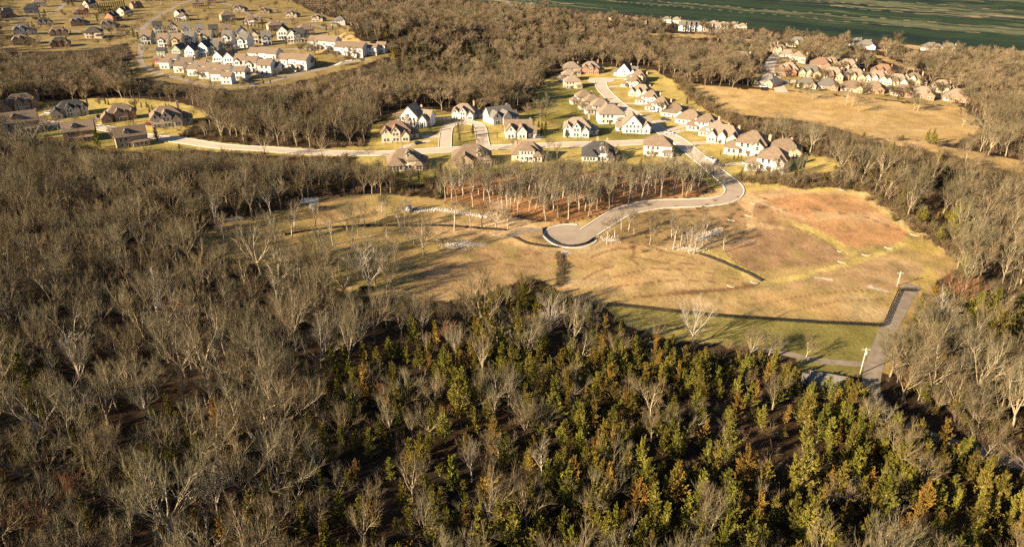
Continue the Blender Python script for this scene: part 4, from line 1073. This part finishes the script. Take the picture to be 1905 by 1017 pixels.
order = np.argsort(D)
nb = nc = 0
rest_b, rest_e = [], []
used = set()
def fresh(desc, u, v):
    du = dv = 0
    for k in range(60):
        lab = f'{desc}, {pct(u / PW * 100) + du} percent across and {pct(v / PH * 100) + dv} percent down'
        if lab not in used: break
        du, dv = [(0, 0), (1, 0), (0, 1), (1, 1), (-1, 0), (0, -1), (2, 0), (0, 2)][k % 8]
        if k > 8: break
    used.add(lab); return lab
BN = {'broad': 'broad grey bare tree', 'upright': 'tall narrow bare tree', 'pale': 'pale barked bare tree', 'rust': 'rusty brown bare tree'}
for i in order:
    x, y, u, v, d = X[i], Y[i], U[i], V_[i], D[i]
    rz = rng.random() * 6.28
    # the middle of the tree is what one sees
    um, vm, _ = project(x, y, H(x, y) + (5 if ever[i] else 9)); um = float(um); vm = float(vm)
    infr = 0 < um < PW and 5 < vm < PH - 5
    if ever[i]:
        s = max(.42, rng.gauss(.78, .24)) * lim[i]; rusty = rng.random() < .17
        if nc < 290 and infr:
            pr = rng.choice(RCEDAR if rusty else CEDAR)
            lab = fresh('rusty gold cedar' if rusty else ('tall olive green cedar' if s > .95 else 'small olive green cedar'), um, vm)
            plant('cedar_tree', pr, x, y, s, rng.uniform(.9, 1.2), rz, lab, 'cedar', 'cedars in the near wood', rng.gauss(0, .05)); nc += 1
        else: rest_e.append((x, y, s, d, v))
    else:
        r = rng.random()
        if nb < 290 and infr:
            pr = rng.choice(PALE) if r < .05 else (RUST[0] if r < .075 else rng.choice(BARE))
            s = max(.5, rng.gauss(.90, .17)) * (.70 if pe_[i] > .4 else 1) * lim[i]
            lab = fresh(BN[pr[0]], um, vm)
            plant('bare_tree', pr, x, y, s, rng.uniform(.88, 1.12), rz, lab, 'bare tree', 'bare trees of the near wood', rng.gauss(0, .06)); nb += 1
        else: rest_b.append((x, y, max(.5, rng.gauss(.90, .16)) * lim[i] * (1 if d < 430 else max(.68, 1 - (d - 430) / 900)), d, v))

for poly, n_, ev_ in ((TOPLEFT, 280, .25), (RIGHTHOUSES, 60, .15), (RES, 22, .1), (LEFTLAWN, 14, .1)):
    us, vs_ = [p[0] for p in poly], [p[1] for p in poly]; k = 0
    for _ in range(3000):
        if k >= n_: break
        u, v = rng.uniform(min(us), max(us)), rng.uniform(min(vs_), max(vs_))
        if not bool(inpoly(np.array([u]), np.array([v]), poly)[0]): continue
        x, y = at(u, v)
        if blocked(np.array([x]), np.array([y]), -2.5)[0]: continue
        k += 1; d_ = float(project(x, y, H(x, y))[2])
        (rest_e if rng.random() < ev_ else rest_b).append((x, y, rng.uniform(.3, .62), d_, v))

def edge(pts, n_, w_, s0_, s1_, ev_):
    P = smooth_path(pxpath(pts), 1.0)
    for _ in range(n_):
        p = P[rng.randrange(len(P))]; x, y = p[0] + rng.gauss(0, w_), p[1] + rng.gauss(0, w_)
        d_ = float(project(x, y, H(x, y))[2])
        (rest_e if rng.random() < ev_ else rest_b).append((x, y, rng.uniform(s0_, s1_), d_, 0))
edge([(1385, 333), (1450, 340), (1520, 344), (1600, 350)], 46, 2.0, .3, .55, .3)
edge([(1580, 800), (1630, 845), (1680, 880), (1740, 915)], 34, 4.5, .75, 1.15, 1.0)
edge([(1560, 760), (1600, 790), (1650, 835), (1720, 870)], 16, 2.5, .6, .95, .9)
edge([(1735, 600), (1720, 650), (1712, 695), (1745, 738), (1820, 768), (1900, 795), (1970, 820)], 56, 2.6, .4, .75, .5)
edge([(1698, 640), (1684, 690), (1712, 745), (1790, 788), (1880, 815), (1970, 845)], 48, 1.2, .25, .5, .6)
edge([(1612, 348), (1668, 380), (1750, 432), (1808, 485)], 40, 2.5, .22, .45, .35)
edge([(1110, 316), (1180, 320), (1260, 326), (1325, 334)], 40, 3.0, .3, .6, .75)
edge([(690, 325), (760, 338), (830, 338)], 16, 3.0, .4, .6, .4)
edge([(1262, 152), (1300, 190), (1360, 226), (1420, 256)], 40, 2.0, .25, .5, .15)

def stuff(name, items, pick, meshes, label):
    pts = [(x, y, H(x, y)) for (x, y, *_ ) in items]
    rot = [(rng.gauss(0, .05), rng.gauss(0, .05), rng.random() * 6.28) for _ in items]
    scl = [(s, s, s * rng.uniform(.85, 1.12)) for (_, _, s, *_r) in items]
    scatter(name, meshes, pts, rot, scl, [pick(q) for q in items], label)
nm, nf = len(MIDL), len(FARL)
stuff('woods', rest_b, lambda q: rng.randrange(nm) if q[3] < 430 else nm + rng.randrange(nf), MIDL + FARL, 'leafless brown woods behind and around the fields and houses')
stuff('evergreen_woods', rest_e, lambda q: (3 + rng.choice([0, 0, 0, 1, 1, 1, 2]) if q[3] < 300 else (rng.choice([0, 2, 1]) if q[3] < 430 else rng.choice([0, 1, 1, 1]))), EVERL + EVERH, 'scattered dark evergreens among the leafless woods')

# low brush on the wood floor and along edges
bp = np.concatenate([grid_points(75, 240, 6.5, .8), grid_points(240, 420, 4.6, .8)])
bz = hgt(bp[:, 0], bp[:, 1]); bu, bv, bd = project(bp[:, 0], bp[:, 1], bz)
kb = np.ones(len(bp), bool)
for p in OPEN: kb &= ~inpoly(bu + nrng.normal(0, 5, len(bp)), bv + nrng.normal(0, 2.5, len(bp)), p)
kb &= ~blocked(bp[:, 0], bp[:, 1], -.5)
kb &= ~(inpoly(bu, bv, GROVE) & (nrng.random(len(bp)) < .8))
items = [(x, y, rng.uniform(.5, 1.5), d, 0) for x, y, d in zip(bp[kb, 0], bp[kb, 1], bd[kb])]
def band(pts, n, w, smin=.5, smax=1.3, g=0.):
    P = smooth_path(pxpath(pts), 1.0)
    for _ in range(n):
        p = P[rng.randrange(len(P))]
        items.append((p[0] + rng.gauss(0, w), p[1] + rng.gauss(0, w), rng.uniform(smin, smax), 0, g))
band([(1042, 474), (1044, 500), (1043, 528)], 60, .7, .3, .7)
band([(1262, 150), (1280, 172), (1300, 190), (1330, 207), (1360, 226), (1400, 250)], 110, 1.8, 1.0, 2.0)
band([(1180, 395), (1250, 392), (1320, 390), (1380, 372)], 25, 5, .3, .8)
band([(1170, 450), (1240, 440), (1310, 430), (1370, 410)], 45, 6, .3, .8)
band([(1385, 335), (1450, 342), (1520, 345), (1600, 348)], 90, 1.8, .7, 1.7)
band([(1600, 352), (1655, 388), (1735, 442), (1790, 492)], 90, 2.2, .7, 1.5)
band([(830, 380), (930, 396), (1000, 408), (1060, 412)], 30, 1.5, .3, .6)
stuff('brush', items, lambda q: rng.choice([0, 0, 1, 1, 2, 2, 3]) if rng.random() < .6 else rng.randrange(3), SHRUB + SHRUBG, 'low leafless brush and saplings under the trees')

# ------------------------------------------------------------------ single trees in the open
FT = [(640, 548, 1.1, 'b'), (560, 545, 1.3, 'b'), (610, 556, 1.2, 'b'), (520, 540, 1.2, 'b'), (720, 548, .9, 'b'), (515, 455, .9), (575, 500, 1.0, 'b'), (605, 520, 1.1, 'b'), (620, 455, .85), (690, 505, 1.0, 'b'), (720, 470, .8), (655, 470, .8), (405.5, 434, 1.1), (418, 451, .8), (487, 511, 1.45, 'b'), (517, 505, 1.25, 'b'), (535, 508, .9, 'p'), (560, 520, .75), (544, 445, .8), (587, 439, .95), (601, 487, .95), (647, 431, .95, 'b'),
      (679, 423, .7), (667, 439, .6), (700, 420, .5), (719, 404, .7), (711, 401, .65), (744, 429, .75), (770, 454, .95, 'b'), (788, 475, 1.1, 'b'), (738, 497, .85), (685, 542, 1.3, 'p'), (697, 530, 1.1, 'b'),
      (666, 520, .8), (648, 527, .75), (621, 521, .7), (753, 418, .8), (845, 429, .95), (876, 429, .9), (897, 424, .8), (470, 409, 1.0), (506, 409, 1.0), (549, 429, .9), (588, 476, .7),
      (923, 426, .95, 'p'), (945, 426, .7), (1129, 454, .75), (1143, 448, .7), (1209, 454, 1.0, 'b'), (1252, 464, .85), (1249, 448, .8), (1291, 472, .9), (1307, 457, .85),
      (1180, 435, .7), (1169, 434, .7), (1156, 426, .6), (1266, 457, .8), (1282, 470, .8, 'p'), (1288, 640, 1.1, 'P'), (1216, 640, .7, 'b'), (1394, 662, .75, 'b'), (1500, 664, .5, 'b'), (1430, 660, .6, 'b'),
      (1655, 700, 1.1, 'b'), (1598, 208, .8, 'b'), (1585, 198, .7), (1574, 195, .7), (1512, 185, .6, 'b'), (1700, 205, .75, 'b'), (1706, 207, .7, 'b'), (1790, 235, .8, 'b'), (1812, 246, .7, 'b'),
      (1015, 224, 1.1, 'b'), (1005, 226, .9, 'b'), (1028, 240, .6, 'r'), (1128, 302, .65), (1145, 300, .55), (905, 318, .7), (860, 318, .55), (945, 322, .5), (575, 105, 1.1, 'b'), (586, 103, 1.0, 'b'),
      (1292, 318, 1.0, 'P'), (1262, 334, .9, 'p'), (60, 268, 1.1, 'b'), (90, 262, 1.0, 'b'), (20, 262, .9), (110, 245, .7), (275, 240, .45, 'r'), (1490, 318, .55), (1240, 322, .85, 'p'),
      (1450, 325, .6, 'b'), (1345, 470, .5), (430, 60, .8, 'b'), (395, 42, .8, 'b'), (80, 92, .9), (20, 78, .8), (65, 40, .8, 'b'), (190, 66, .7, 'b'), (300, 12, .7)]
for t in FT:
    u, v, s = t[:3]; k = t[3] if len(t) > 3 else 'g'
    x, y = at(u, v)
    pr = {'g': GROVEP[rng.randrange(3)], 'b': BARE[rng.randrange(5)], 'p': PALE[rng.randrange(2)], 'P': PALE[0], 'r': RUST[0]}[k]
    if k == 'g' and s < .9: pr = GROVEP[rng.randrange(3)]
    um, vm, _ = project(x, y, H(x, y) + 8 * s)
    desc = {'g': 'slender bare tree standing alone in the open', 'b': 'wide crowned bare tree standing in the open', 'p': 'pale trunked bare tree standing in the open', 'P': 'large bright barked bare tree in the open', 'r': 'rust coloured small tree in the open'}[k]
    plant('field_tree', pr, x, y, s * .92, 1, rng.random() * 6.28, fresh(desc, float(um), float(vm)), 'field tree', 'bare trees standing in the open ground')

# the grove of tall trunks behind the turning circle
ng_ = 0; tries = 0; GP = []
while ng_ < 150 and tries < 6000:
    tries += 1
    u, v = rng.uniform(815, 1330), rng.uniform(322, 414)
    if not bool(inpoly(np.array([u]), np.array([v]), GROVE)[0]): continue
    x, y = at(u, v)
    if any((x - a) ** 2 + (y - b) ** 2 < 9 for a, b in GP): continue
    if blocked(np.array([x]), np.array([y]), -1.5)[0]: continue
    GP.append((x, y)); s = rng.uniform(.7, .95)
    while s > .3 and float(project(x, y, H(x, y) + 14.5 * s)[1]) < 303 + rng.uniform(-6, 10): s -= .04
    um, vm, _ = project(x, y, H(x, y) + 8 * s)
    plant('grove_tree', rng.choice(GROVEP), x, y, s, rng.uniform(.9, 1.1), rng.random() * 6.28, fresh('tall thin trunked tree of the open grove', float(um), float(vm)), 'grove tree', 'tall trees of the grove behind the turning circle', rng.gauss(0, .04))
    ng_ += 1

# evergreens and shrubs planted in gardens
YE = [(753, 240, 1, .9), (760, 240, 1, .95), (766, 240, 1, .95), (772, 240, 1, .95), (778, 240, 1, 1.0), (853, 250, 0, 1.25), (855, 265, 0, 1.1), (880, 253, 0, 1.3),
      (186, 195, 0, .8), (197, 195, 0, .85), (203, 197, 0, .75), (264, 202, 0, .7), (274, 202, 0, .8), (280, 215, 1, 1.3), (286, 215, 1, 1.2), (310, 204, 0, .8), (316, 206, 0, .8), (299, 206, 0, .6),
      (183, 219, 0, 1.0), (248, 228, 1, 1.3), (184, 276, 0, 2.0), (293, 264, 0, 1.6), (65, 212, 0, .8), (155, 218, 1, .9), (337, 232, 0, .9),
      (1053, 256, 0, .9), (800, 242, 0, .9), (985, 248, 0, 1.1), (1008, 252, 0, 1.4), (1015, 248, 0, 1.3), (1002, 240, 0, .9), (992, 236, 0, .9), (925, 258, 1, .7), (820, 332, 0, 1.5), (830, 336, 0, 1.3),
      (1155, 246, 0, .6), (1365, 300, 1, .7), (1372, 301, 1, .7), (1378, 301, 1, .7), (1340, 290, 1, .6), (1470, 298, 0, .6), (1480, 298, 0, .6), (1490, 298, 0, .6), (1500, 300, 0, .6), (1733, 268, 2, .85), (1724, 265, 2, .7), (1738, 269, 2, .6),
      (1480, 165, 0, 1.2), (1487, 168, 0, 1.0), (1604, 178, 0, 1.1), (1400, 160, 0, 1.6), (1545, 136, 0, 1.4), (85, 33, 0, 1.8), (75, 36, 0, 1.5), (128, 12, 0, 2.2), (136, 12, 0, 2.0), (182, 42, 0, 1.4), (250, 72, 0, 1.8), (258, 76, 0, 1.5),
      (505, 57, 0, 1.2), (488, 48, 0, 1.4), (552, 62, 0, 1.2), (560, 64, 0, 1.2), (283, 66, 0, 1.3), (440, 92, 0, 1.1), (533, 86, 0, 1.2), (800, 215, 0, 1.1), (902, 215, 1, 1.1)]
for k in range(13): YE.append((186 + k * 4.0, 27 - k * .55, 1, 2.3))
for k in range(10): YE.append((454 + k * 7, 48 + k * 1.5, 0, .95))
for k in range(6): YE.append((325 + k * 6, 40 + k * .4, 0, .8))
for k in range(8): YE.append((360 + k * 4, 17, 1, 1.1))
for k in range(6): YE.append((412 + k * 5, 45 + k * .6, 1, 1.0))
for k in range(9): YE.append((1228 + k * 5.2, 186 + k * 2.3, 1, .55))
YARDG = 'evergreens planted in gardens'
for (u, v, k, s) in YE:
    x, y = at(u, v); um, vm, _ = project(x, y, H(x, y) + 2.5 * s)
    plant('garden_evergreen', YARD[k], x, y, s, 1, rng.random() * 6.28, fresh('narrow garden evergreen' if k == 1 else 'bushy garden evergreen', float(um), float(vm)), 'evergreen shrub', YARDG)

for (u, v, k_, w_, r_, lab, yaw, s_) in NEAR[:15] + LEFT:
    for q in range(5):
        uu_ = u + (q - 2) * 11 * s_ + rng.uniform(-4, 4); vv_ = v + rng.uniform(2.0, 3.5)
        x, y = at(uu_, vv_); um, vm, _ = project(x, y, H(x, y) + .6)
        plant('garden_shrub', YARD[0], x, y, rng.uniform(.22, .4), .8, rng.random() * 6.28, fresh('low round shrub by a house wall', float(um), float(vm)), 'shrub', 'low shrubs along the house walls')

# ------------------------------------------------------------------ small things
def ground_root(name, u, v, rz=0):
    x, y = at(u, v); return empty(name, (x, y, H(x, y)), rz)

def car(u, v, yaw, paintm, label, pickup=False):
    root = ground_root('pickup_truck' if pickup else 'car', u, v, R(yaw)); root.location.z += .1
    tag(root, label, 'pickup' if pickup else 'car')
    def sect(prof, w0, w1):
        mb = MB(); n = len(prof)
        for y_, k in ((-1, 0), (-.86, 1), (.86, 1), (1, 0)):
            for (px, pz) in prof: mb.V.append((px * (.985 if not k else 1), y_ * w0 / 2, pz if k else .3 + (pz - .3) * .93))
        for s in range(3):
            for i in range(n):
                a = s * n + i; b_ = s * n + (i + 1) % n
                mb.F.append((a, b_, b_ + n, a + n)); mb.M.append(0)
        mb.F.append(tuple(range(n))[::-1]); mb.F.append(tuple(3 * n + i for i in range(n))); mb.M += [0, 0]
        return mb
    L_ = 5.4 if pickup else 4.6
    h = L_ / 2
    obj('body', sect([(-h, .35), (h, .35), (h, .75), (h - .15, .95), (.9, 1.05), (-h + .1, 1.05), (-h, .9)], 1.85, 1).me('car_body', [paintm], False), root)
    if pickup: cab = [(-.7, 1.06), (1.2, 1.06), (.55, 1.72), (-.55, 1.72)]
    else: cab = [(-h + .25, 1.06), (1.15, 1.06), (.35, 1.6), (-h + .9, 1.6)]
    mb = MB(); n = 4
    for y_, k in ((-.86, 0), (-.68, 1), (.68, 1), (.86, 0)):
        for (px, pz) in (cab if k else [(q[0], 1.05) for q in cab]): mb.V.append((px, y_, pz))
    V = [(q[0], s * (.84 if q[1] < 1.1 else .68), q[1]) for s in (-1, 1) for q in cab]
    mb = MB(); mb.add(V, [(0, 1, 2, 3), (7, 6, 5, 4), (1, 5, 6, 2), (3, 7, 4, 0)], 0); mb.add([(q[0] * 1.0, s * .69, q[1] + .03) for s in (-1, 1) for q in cab[2:]], [(0, 2, 3, 1)], 1)
    mb.add([(cab[2][0], -.69, 1.6), (cab[2][0], .69, 1.6)], [], 1)
    obj('cabin', mb.me('car_cabin', [M['glass'], paintm]), root)
    wm = MB(); wm.tube([(0, -.12, 0), (0, .12, 0)], [.34, .34], 14)
    wmm = wm.me('car_wheel', [M['tyre']])
    for sx in (-1, 1):
        for sy in (-1, 1): obj('wheel', wmm, root, (sx * L_ * .3, sy * .86, .34))
    lm = MB(); lm.box(-.04, .04, -.2, .2, -.08, .08); lmm = lm.me('headlight', [M['trim']])
    for sy in (-1, 1): obj('headlight', lmm, root, (h + .01, sy * .62, .72))
car(1323, 299, -47, M['pwhite'], 'white pickup truck parked on the avenue just above the new asphalt', True)
car(1336, 309, -47, M['pblue'], 'small dark blue car by the kerb below the white pickup')
car(778, 268, 30, M['pgrey'], 'grey car parked on the curved driveway of the leftmost stone house')
car(91, 212, 160, M['pwhite'], 'white car on the driveway left of the cream arched house')
car(279, 233, 20, M['pred'], 'red car beside the cream house at the left street end')
car(633, 50, 10, M['pred'], 'red car in front of the white house on the ridge end')
car(1452, 156, 0, M['pgrey'], 'dark car on the far right street')
car(1420, 163, 0, M['pwhite'], 'white car by the shaded house at the far meadow edge')

for (u, v, yaw, pm, lab) in [(797, 221, 10, 'pwhite', 'white car on the driveway left of the tan roofed head house'), (1003, 257, 0, 'pgrey', 'grey car in the shade right of the corner house'), (1245, 249, -20, 'pwhite', 'white car at the junction house driveway'),
                            (1236, 224, -10, 'pblue', 'dark blue car outside the low white garage house'), (1215, 209, -12, 'pwhite', 'white car on a driveway halfway up the avenue'), (1343, 266, 0, 'pgrey', 'grey car on the driveway near the pale gabled house'),
                            (187, 219, 40, 'pgrey', 'grey car at the brown brick house driveway'), (20, 224, 5, 'pwhite', 'white car at the left end of the street'), (1390, 306, 0, 'pwhite', 'white car before the house nearest the hedgerow'),
                            (548, 134, -30, 'pwhite', 'white car on the lane below the long terrace'), (470, 158, -10, 'pgrey', 'grey car on the lane below the lowest townhouses')]:
    car(u, v, yaw, M[pm], lab)

def pole(u, v, h, label, arm=True):
    root = ground_root('utility_pole', u, v); tag(root, label, 'utility pole')
    mb = MB(); mb.tube([(0, 0, -.5), (0, 0, h)], [.17, .11], 10); obj('shaft', mb.me('pole_shaft', [M['pole']], True), root)
    mb = MB(); mb.box(-1.1, 1.1, -.06, .06, h - .7, h - .56); obj('crossarm', mb.me('pole_crossarm', [M['pole']]), root)
    for x in (-1, 0, 1):
        mb = MB(); mb.tube([(x, 0, h - .56), (x, 0, h - .3)], [.06, .04], 8); obj('insulator', mb.me('pole_insulator', [M['steel']], True), root)
    if arm:
        mb = MB(); mb.tube([(.3, -.1, h - 2.1), (.3, -.1, h - 1.2)], [.25, .25], 12); obj('transformer', mb.me('pole_transformer', [M['steel']]), root)
pole(1600, 695, 8.5, 'pale utility pole with a transformer beside the gravel lane')
pole(1669, 532, 5.5, 'slim pale pole behind the top corner of the black fence', False)

# black board fence along the field and the lane
def fence(pts, label):
    P = pxpath(pts)
    root = empty('board_fence', (P[0][0], P[0][1], H(*P[0]))); tag(root, label, 'fence')
    ox, oy, oz = root.location
    pm = MB(); pm.box(-.08, .08, -.08, .08, -.4, 1.45); pme = pm.me('fence_post', [M['black']])
    dense = []
    for a, b_ in zip(P[:-1], P[1:]):
        L_ = math.hypot(b_[0] - a[0], b_[1] - a[1]); n = max(2, int(L_ / 2.7))
        rail = [[] for _ in range(4)]
        for k in range(n + 1):
            x, y = a[0] + (b_[0] - a[0]) * k / n, a[1] + (b_[1] - a[1]) * k / n
            z = H(x, y)
            if k < n or b_ is P[-1]: obj('post', pme, root, (x - ox, y - oy, z - oz))
            for r in range(4): rail[r].append((x - ox, y - oy, z - oz + .3 + .34 * r))
        t = Vector((b_[0] - a[0], b_[1] - a[1], 0)).normalized(); nn = Vector((-t.y, t.x, 0)) * .025
        for r in range(4):
            V, Fc = [], []
            for q in rail[r]:
                q = Vector(q)
                for s, z in ((-1, -.09), (1, -.09), (1, .09), (-1, .09)): V.append(tuple(q + nn * s + Vector((0, 0, z)) - nn * 4.5))
            for k in range(len(rail[r]) - 1):
                for i in range(4):
                    a_, c_ = k * 4 + i, k * 4 + (i + 1) % 4
                    Fc.append((a_, c_, c_ + 4, a_ + 4))
            obj('rail', mesh('fence_rail', V, Fc, M['black']), root)
fence([(1130, 569), (1250, 581), (1400, 594), (1520, 602), (1642, 608), (1657, 572), (1671, 541), (1704, 542)], 'black four board fence along the lower field edge and the gravel lane')

def silt_fence(pts, label, h=.9, mat='silt'):
    P = smooth_path(pxpath(pts), 2)
    root = empty('silt_fence', (P[0][0], P[0][1], H(*P[0]))); tag(root, label, 'silt fence')
    ox, oy, oz = root.location
    V, Fc = [], []
    t = np.gradient(P, axis=0); t /= np.linalg.norm(t, axis=1)[:, None]
    for p, q in zip(P, t):
        z = H(*p) - oz
        for s, zz in ((-.04, -.3), (-.04, h), (.04, h), (.04, -.3)):
            V.append((p[0] - q[1] * s - ox, p[1] + q[0] * s - oy, z + zz + (.0 if zz < 0 else .1 * math.sin(p[0] * 1.7))))
    for i in range(len(P) - 1):
        for c in range(3): Fc.append((i * 4 + c, i * 4 + c + 1, i * 4 + c + 5, i * 4 + c + 4))
    obj('cloth', mesh('silt_cloth', V, Fc, M[mat]), root)
    st = MB(); st.box(-.06, .06, -.06, .06, -.4, h + .25); sme = st.me('stake', [M['log']])
    for p in P[::max(1, len(P) // 30)]: obj('stake', sme, root, (p[0] - ox, p[1] - oy, H(*p) - oz))
silt_fence([(1009, 424), (1012, 440), (1030, 452), (1060, 459), (1088, 455), (1108, 443)], 'black silt fence curving round the turning circle')
silt_fence([(530, 438), (570, 431), (609, 426), (672, 421), (741, 421), (829, 421), (898, 426), (942, 429)], 'long black silt fence running across the western field')
silt_fence([(1301, 473), (1330, 483), (1351, 492), (1395, 511), (1416, 523)], 'short black silt fence slanting down the eastern field')
silt_fence([(954, 442), (970, 449), (989, 455), (1039, 461)], 'black silt fence below the dark mound')

def sock(u, v, L_, yaw, label):
    x, y = at(u, v)
    mb = MB(); pts = []
    for k in range(9):
        t = k / 8 - .5
        px = x + math.cos(R(yaw)) * t * L_ - math.sin(R(yaw)) * (t * t * 4 - .5) * .9
        py = y + math.sin(R(yaw)) * t * L_ + math.cos(R(yaw)) * (t * t * 4 - .5) * .9
        pts.append((px - x, py - y, H(px, py) - H(x, y) + .13))
    mb.tube(pts, [.14] * 9, 8)
    o = obj('erosion_sock', mb.me('erosion_sock', [M['sock']], True), None, (x, y, H(x, y)))
    tag(o, label, 'erosion sock', 'white erosion socks laid across the field swales')
for (u, v, L_, yaw, w) in [(1360, 410, 8, -40, 'in the bare brown shadowed patch'), (1394, 402, 8, -20, 'at the left edge of the reddish field'), (1402, 379, 5, -10, 'above the brown strip near the road bend'), (1567, 488, 7, -20, 'lowest along the yellow swale, at the brown field tip'),
      (1613, 475, 8, -10, 'halfway along the yellow swale'), (1655, 462, 8, -10, 'further up the yellow swale'), (1703, 438, 8, -20, 'at the far right corner of the reddish field'), (1403, 526, 6, -30, 'at the end of the slanting silt fence'), (1360, 533, 6, -25, 'on the rutted track below the silt fence'),
      (1567, 354, 6, -10, 'at the top edge of the reddish field by the brush'), (1562, 468, 4, -40, 'on the right rim of the round brown field'), (629, 489, 5, -30, 'among the lone trees of the western field'), (816, 447, 6, -30, 'in the western field left of the gravel patch'),
      (926, 438, 8, -10, 'beside the gravel track left of the mound'), (1046, 506, 7, 5, 'across the dark weedy ditch'), (1050, 471, 5, 0, 'on the pale gravel at the ditch head'), (895, 404, 5, 0, 'at the end of the white rock channel')]:
    sock(u, v, L_ * .45, yaw, 'white cloth erosion sock ' + w)

# riprap stones in the channel, a culvert headwall, a burnt log pile, a utility cabinet
mbr = MB()
P = smooth_path(pxpath([(770, 393), (810, 390), (863, 397), (905, 404)]), 1)
for k in range(520):
    p = P[rng.randrange(len(P))]; x, y = p[0] + rng.gauss(0, .8), p[1] + rng.gauss(0, .8); z = H(x, y) + .1; s = rng.uniform(.15, .45)
    V = [(x + s * rng.uniform(.6, 1.1) * a, y + s * rng.uniform(.6, 1.1) * b_, z + s * .7 * c) for (a, b_, c) in ((1, 0, 0), (-1, 0, 0), (0, 1, 0), (0, -1, 0), (0, 0, 1), (0, 0, -1))]
    mbr.add(V, [(0, 2, 4), (2, 1, 4), (1, 3, 4), (3, 0, 4), (2, 0, 5), (1, 2, 5), (3, 1, 5), (0, 3, 5)])
for (u0, v0, nst, sp_) in [(1130, 445, 60, 2.2), (850, 455, 60, 2.5), (1318, 436, 120, 2.2), (1268, 461, 40, 1.5), (1293, 465, 40, 1.5)]:
    cx, cy = at(u0, v0)
    for k in range(nst):
        x, y = cx + rng.gauss(0, sp_ * 1.4), cy + rng.gauss(0, sp_); z = H(x, y) + .08; s = rng.uniform(.12, .4)
        V = [(x + s * rng.uniform(.6, 1.1) * a, y + s * rng.uniform(.6, 1.1) * b_, z + s * .7 * c) for (a, b_, c) in ((1, 0, 0), (-1, 0, 0), (0, 1, 0), (0, -1, 0), (0, 0, 1), (0, 0, -1))]
        mbr.add(V, [(0, 2, 4), (2, 1, 4), (1, 3, 4), (3, 0, 4), (2, 0, 5), (1, 2, 5), (3, 1, 5), (0, 3, 5)])
tag(obj('rubble', mbr.me('rubble', [M['rock']])), 'pale stones lining the drainage channel and lying in heaps', kind='stuff')

root = ground_root('culvert', 760, 393, R(35)); tag(root, 'dark round culvert pipe with concrete headwall at the rock channel', 'culvert')
mb = MB(); mb.tube([(0, -1.4, .9), (0, 1.4, .9)], [1.1, 1.1], 16); obj('pipe', mb.me('culvert_pipe', [M['steel']], True), root)
mb = MB(); mb.box(-2.2, 2.2, 1.3, 1.6, -.3, 2.2); obj('headwall', mb.me('culvert_headwall', [M['kerb']]), root)
root = ground_root('utility_cabinet', 582, 389); tag(root, 'small pale utility cabinet near the concrete pad', 'utility cabinet')
mb = MB(); mb.box(-1.1, 1.1, -.8, .8, 0, 1.9); mb.box(-1.2, 1.2, -.9, .9, 1.9, 2.05); obj('casing', mb.me('cabinet_casing', [M['steel']]), root)
mb = MB(); mb.box(-.9, -.03, -.86, -.81, .15, 1.75); dm = mb.me('cabinet_door', [M['trim']]); obj('door', dm, root); obj('door', dm, root, (.93, 0, 0))
root = ground_root('log_pile', 678, 538); tag(root, 'heap of dark charred logs at the foot of a field tree', 'log pile')
for k in range(14):
    mb = MB(); a = rng.random() * 6.28; L_ = rng.uniform(1.5, 2.8); z = .2 + .12 * k * .6
    c = Vector((rng.gauss(0, .7), rng.gauss(0, .5), z)); d = Vector((math.cos(a), math.sin(a), rng.gauss(0, .25))) * L_ / 2
    mb.tube([c - d, c, c + d], [.2, .24, .17], 8); obj('log', mb.me('log', [M['log']], True), root)

# ------------------------------------------------------------------ light, sky, camera
SUN_AZ = R(30)      # shadows fall to the right and away
SUN_EL = R(22)
dirv = Vector((math.cos(SUN_AZ) * math.cos(SUN_EL), math.sin(SUN_AZ) * math.cos(SUN_EL), -math.sin(SUN_EL)))
sl = bpy.data.lights.new('sun', 'SUN'); sl.energy = 5.0; sl.angle = R(.53); sl.color = (1, .77, .50)
so = bpy.data.objects.new('sun', sl); COL.objects.link(so); so.location = (-200, -150, 250)
so.rotation_euler = dirv.to_track_quat('-Z', 'Y').to_euler()
w = bpy.data.worlds.new('World'); scene.world = w; w.use_nodes = True
nt = w.node_tree
sky = nt.nodes.new('ShaderNodeTexSky'); sky.sky_type = 'NISHITA'; sky.sun_disc = False
sky.sun_elevation = SUN_EL; sky.air_density = .6; sky.dust_density = .4
# sun stands towards (-x,-y); the sky's rotation is measured clockwise from +y
sky.sun_rotation = math.atan2(-dirv.x, -dirv.y)
nt.links.new(sky.outputs[0], nt.nodes['Background'].inputs[0]); nt.nodes['Background'].inputs[1].default_value = .05

cam = bpy.data.cameras.new('camera'); co = bpy.data.objects.new('camera', cam); COL.objects.link(co)
cam.sensor_width = 36; cam.lens = 36 * F / PW; cam.clip_start = 1; cam.clip_end = 60000
co.location = (0, 0, CAMH); co.rotation_euler = (math.pi / 2 - PITCH, 0, 0)
scene.camera = co
vs = scene.view_settings
vs.view_transform = 'Standard'; vs.look = 'None'; vs.gamma = 1; vs.exposure = 1.52; vs.use_curve_mapping = False
scene.render.resolution_x, scene.render.resolution_y = 1024, 546
cy = scene.cycles
cy.max_bounces = 3; cy.diffuse_bounces = 1; cy.glossy_bounces = 1; cy.transmission_bounces = 1; cy.volume_bounces = 0
cy.use_denoising = False
print('trees: bare', nb, 'cedar', nc, 'rest', len(rest_b), len(rest_e), 'brush', len(items), 'houses', len(HOUSES))
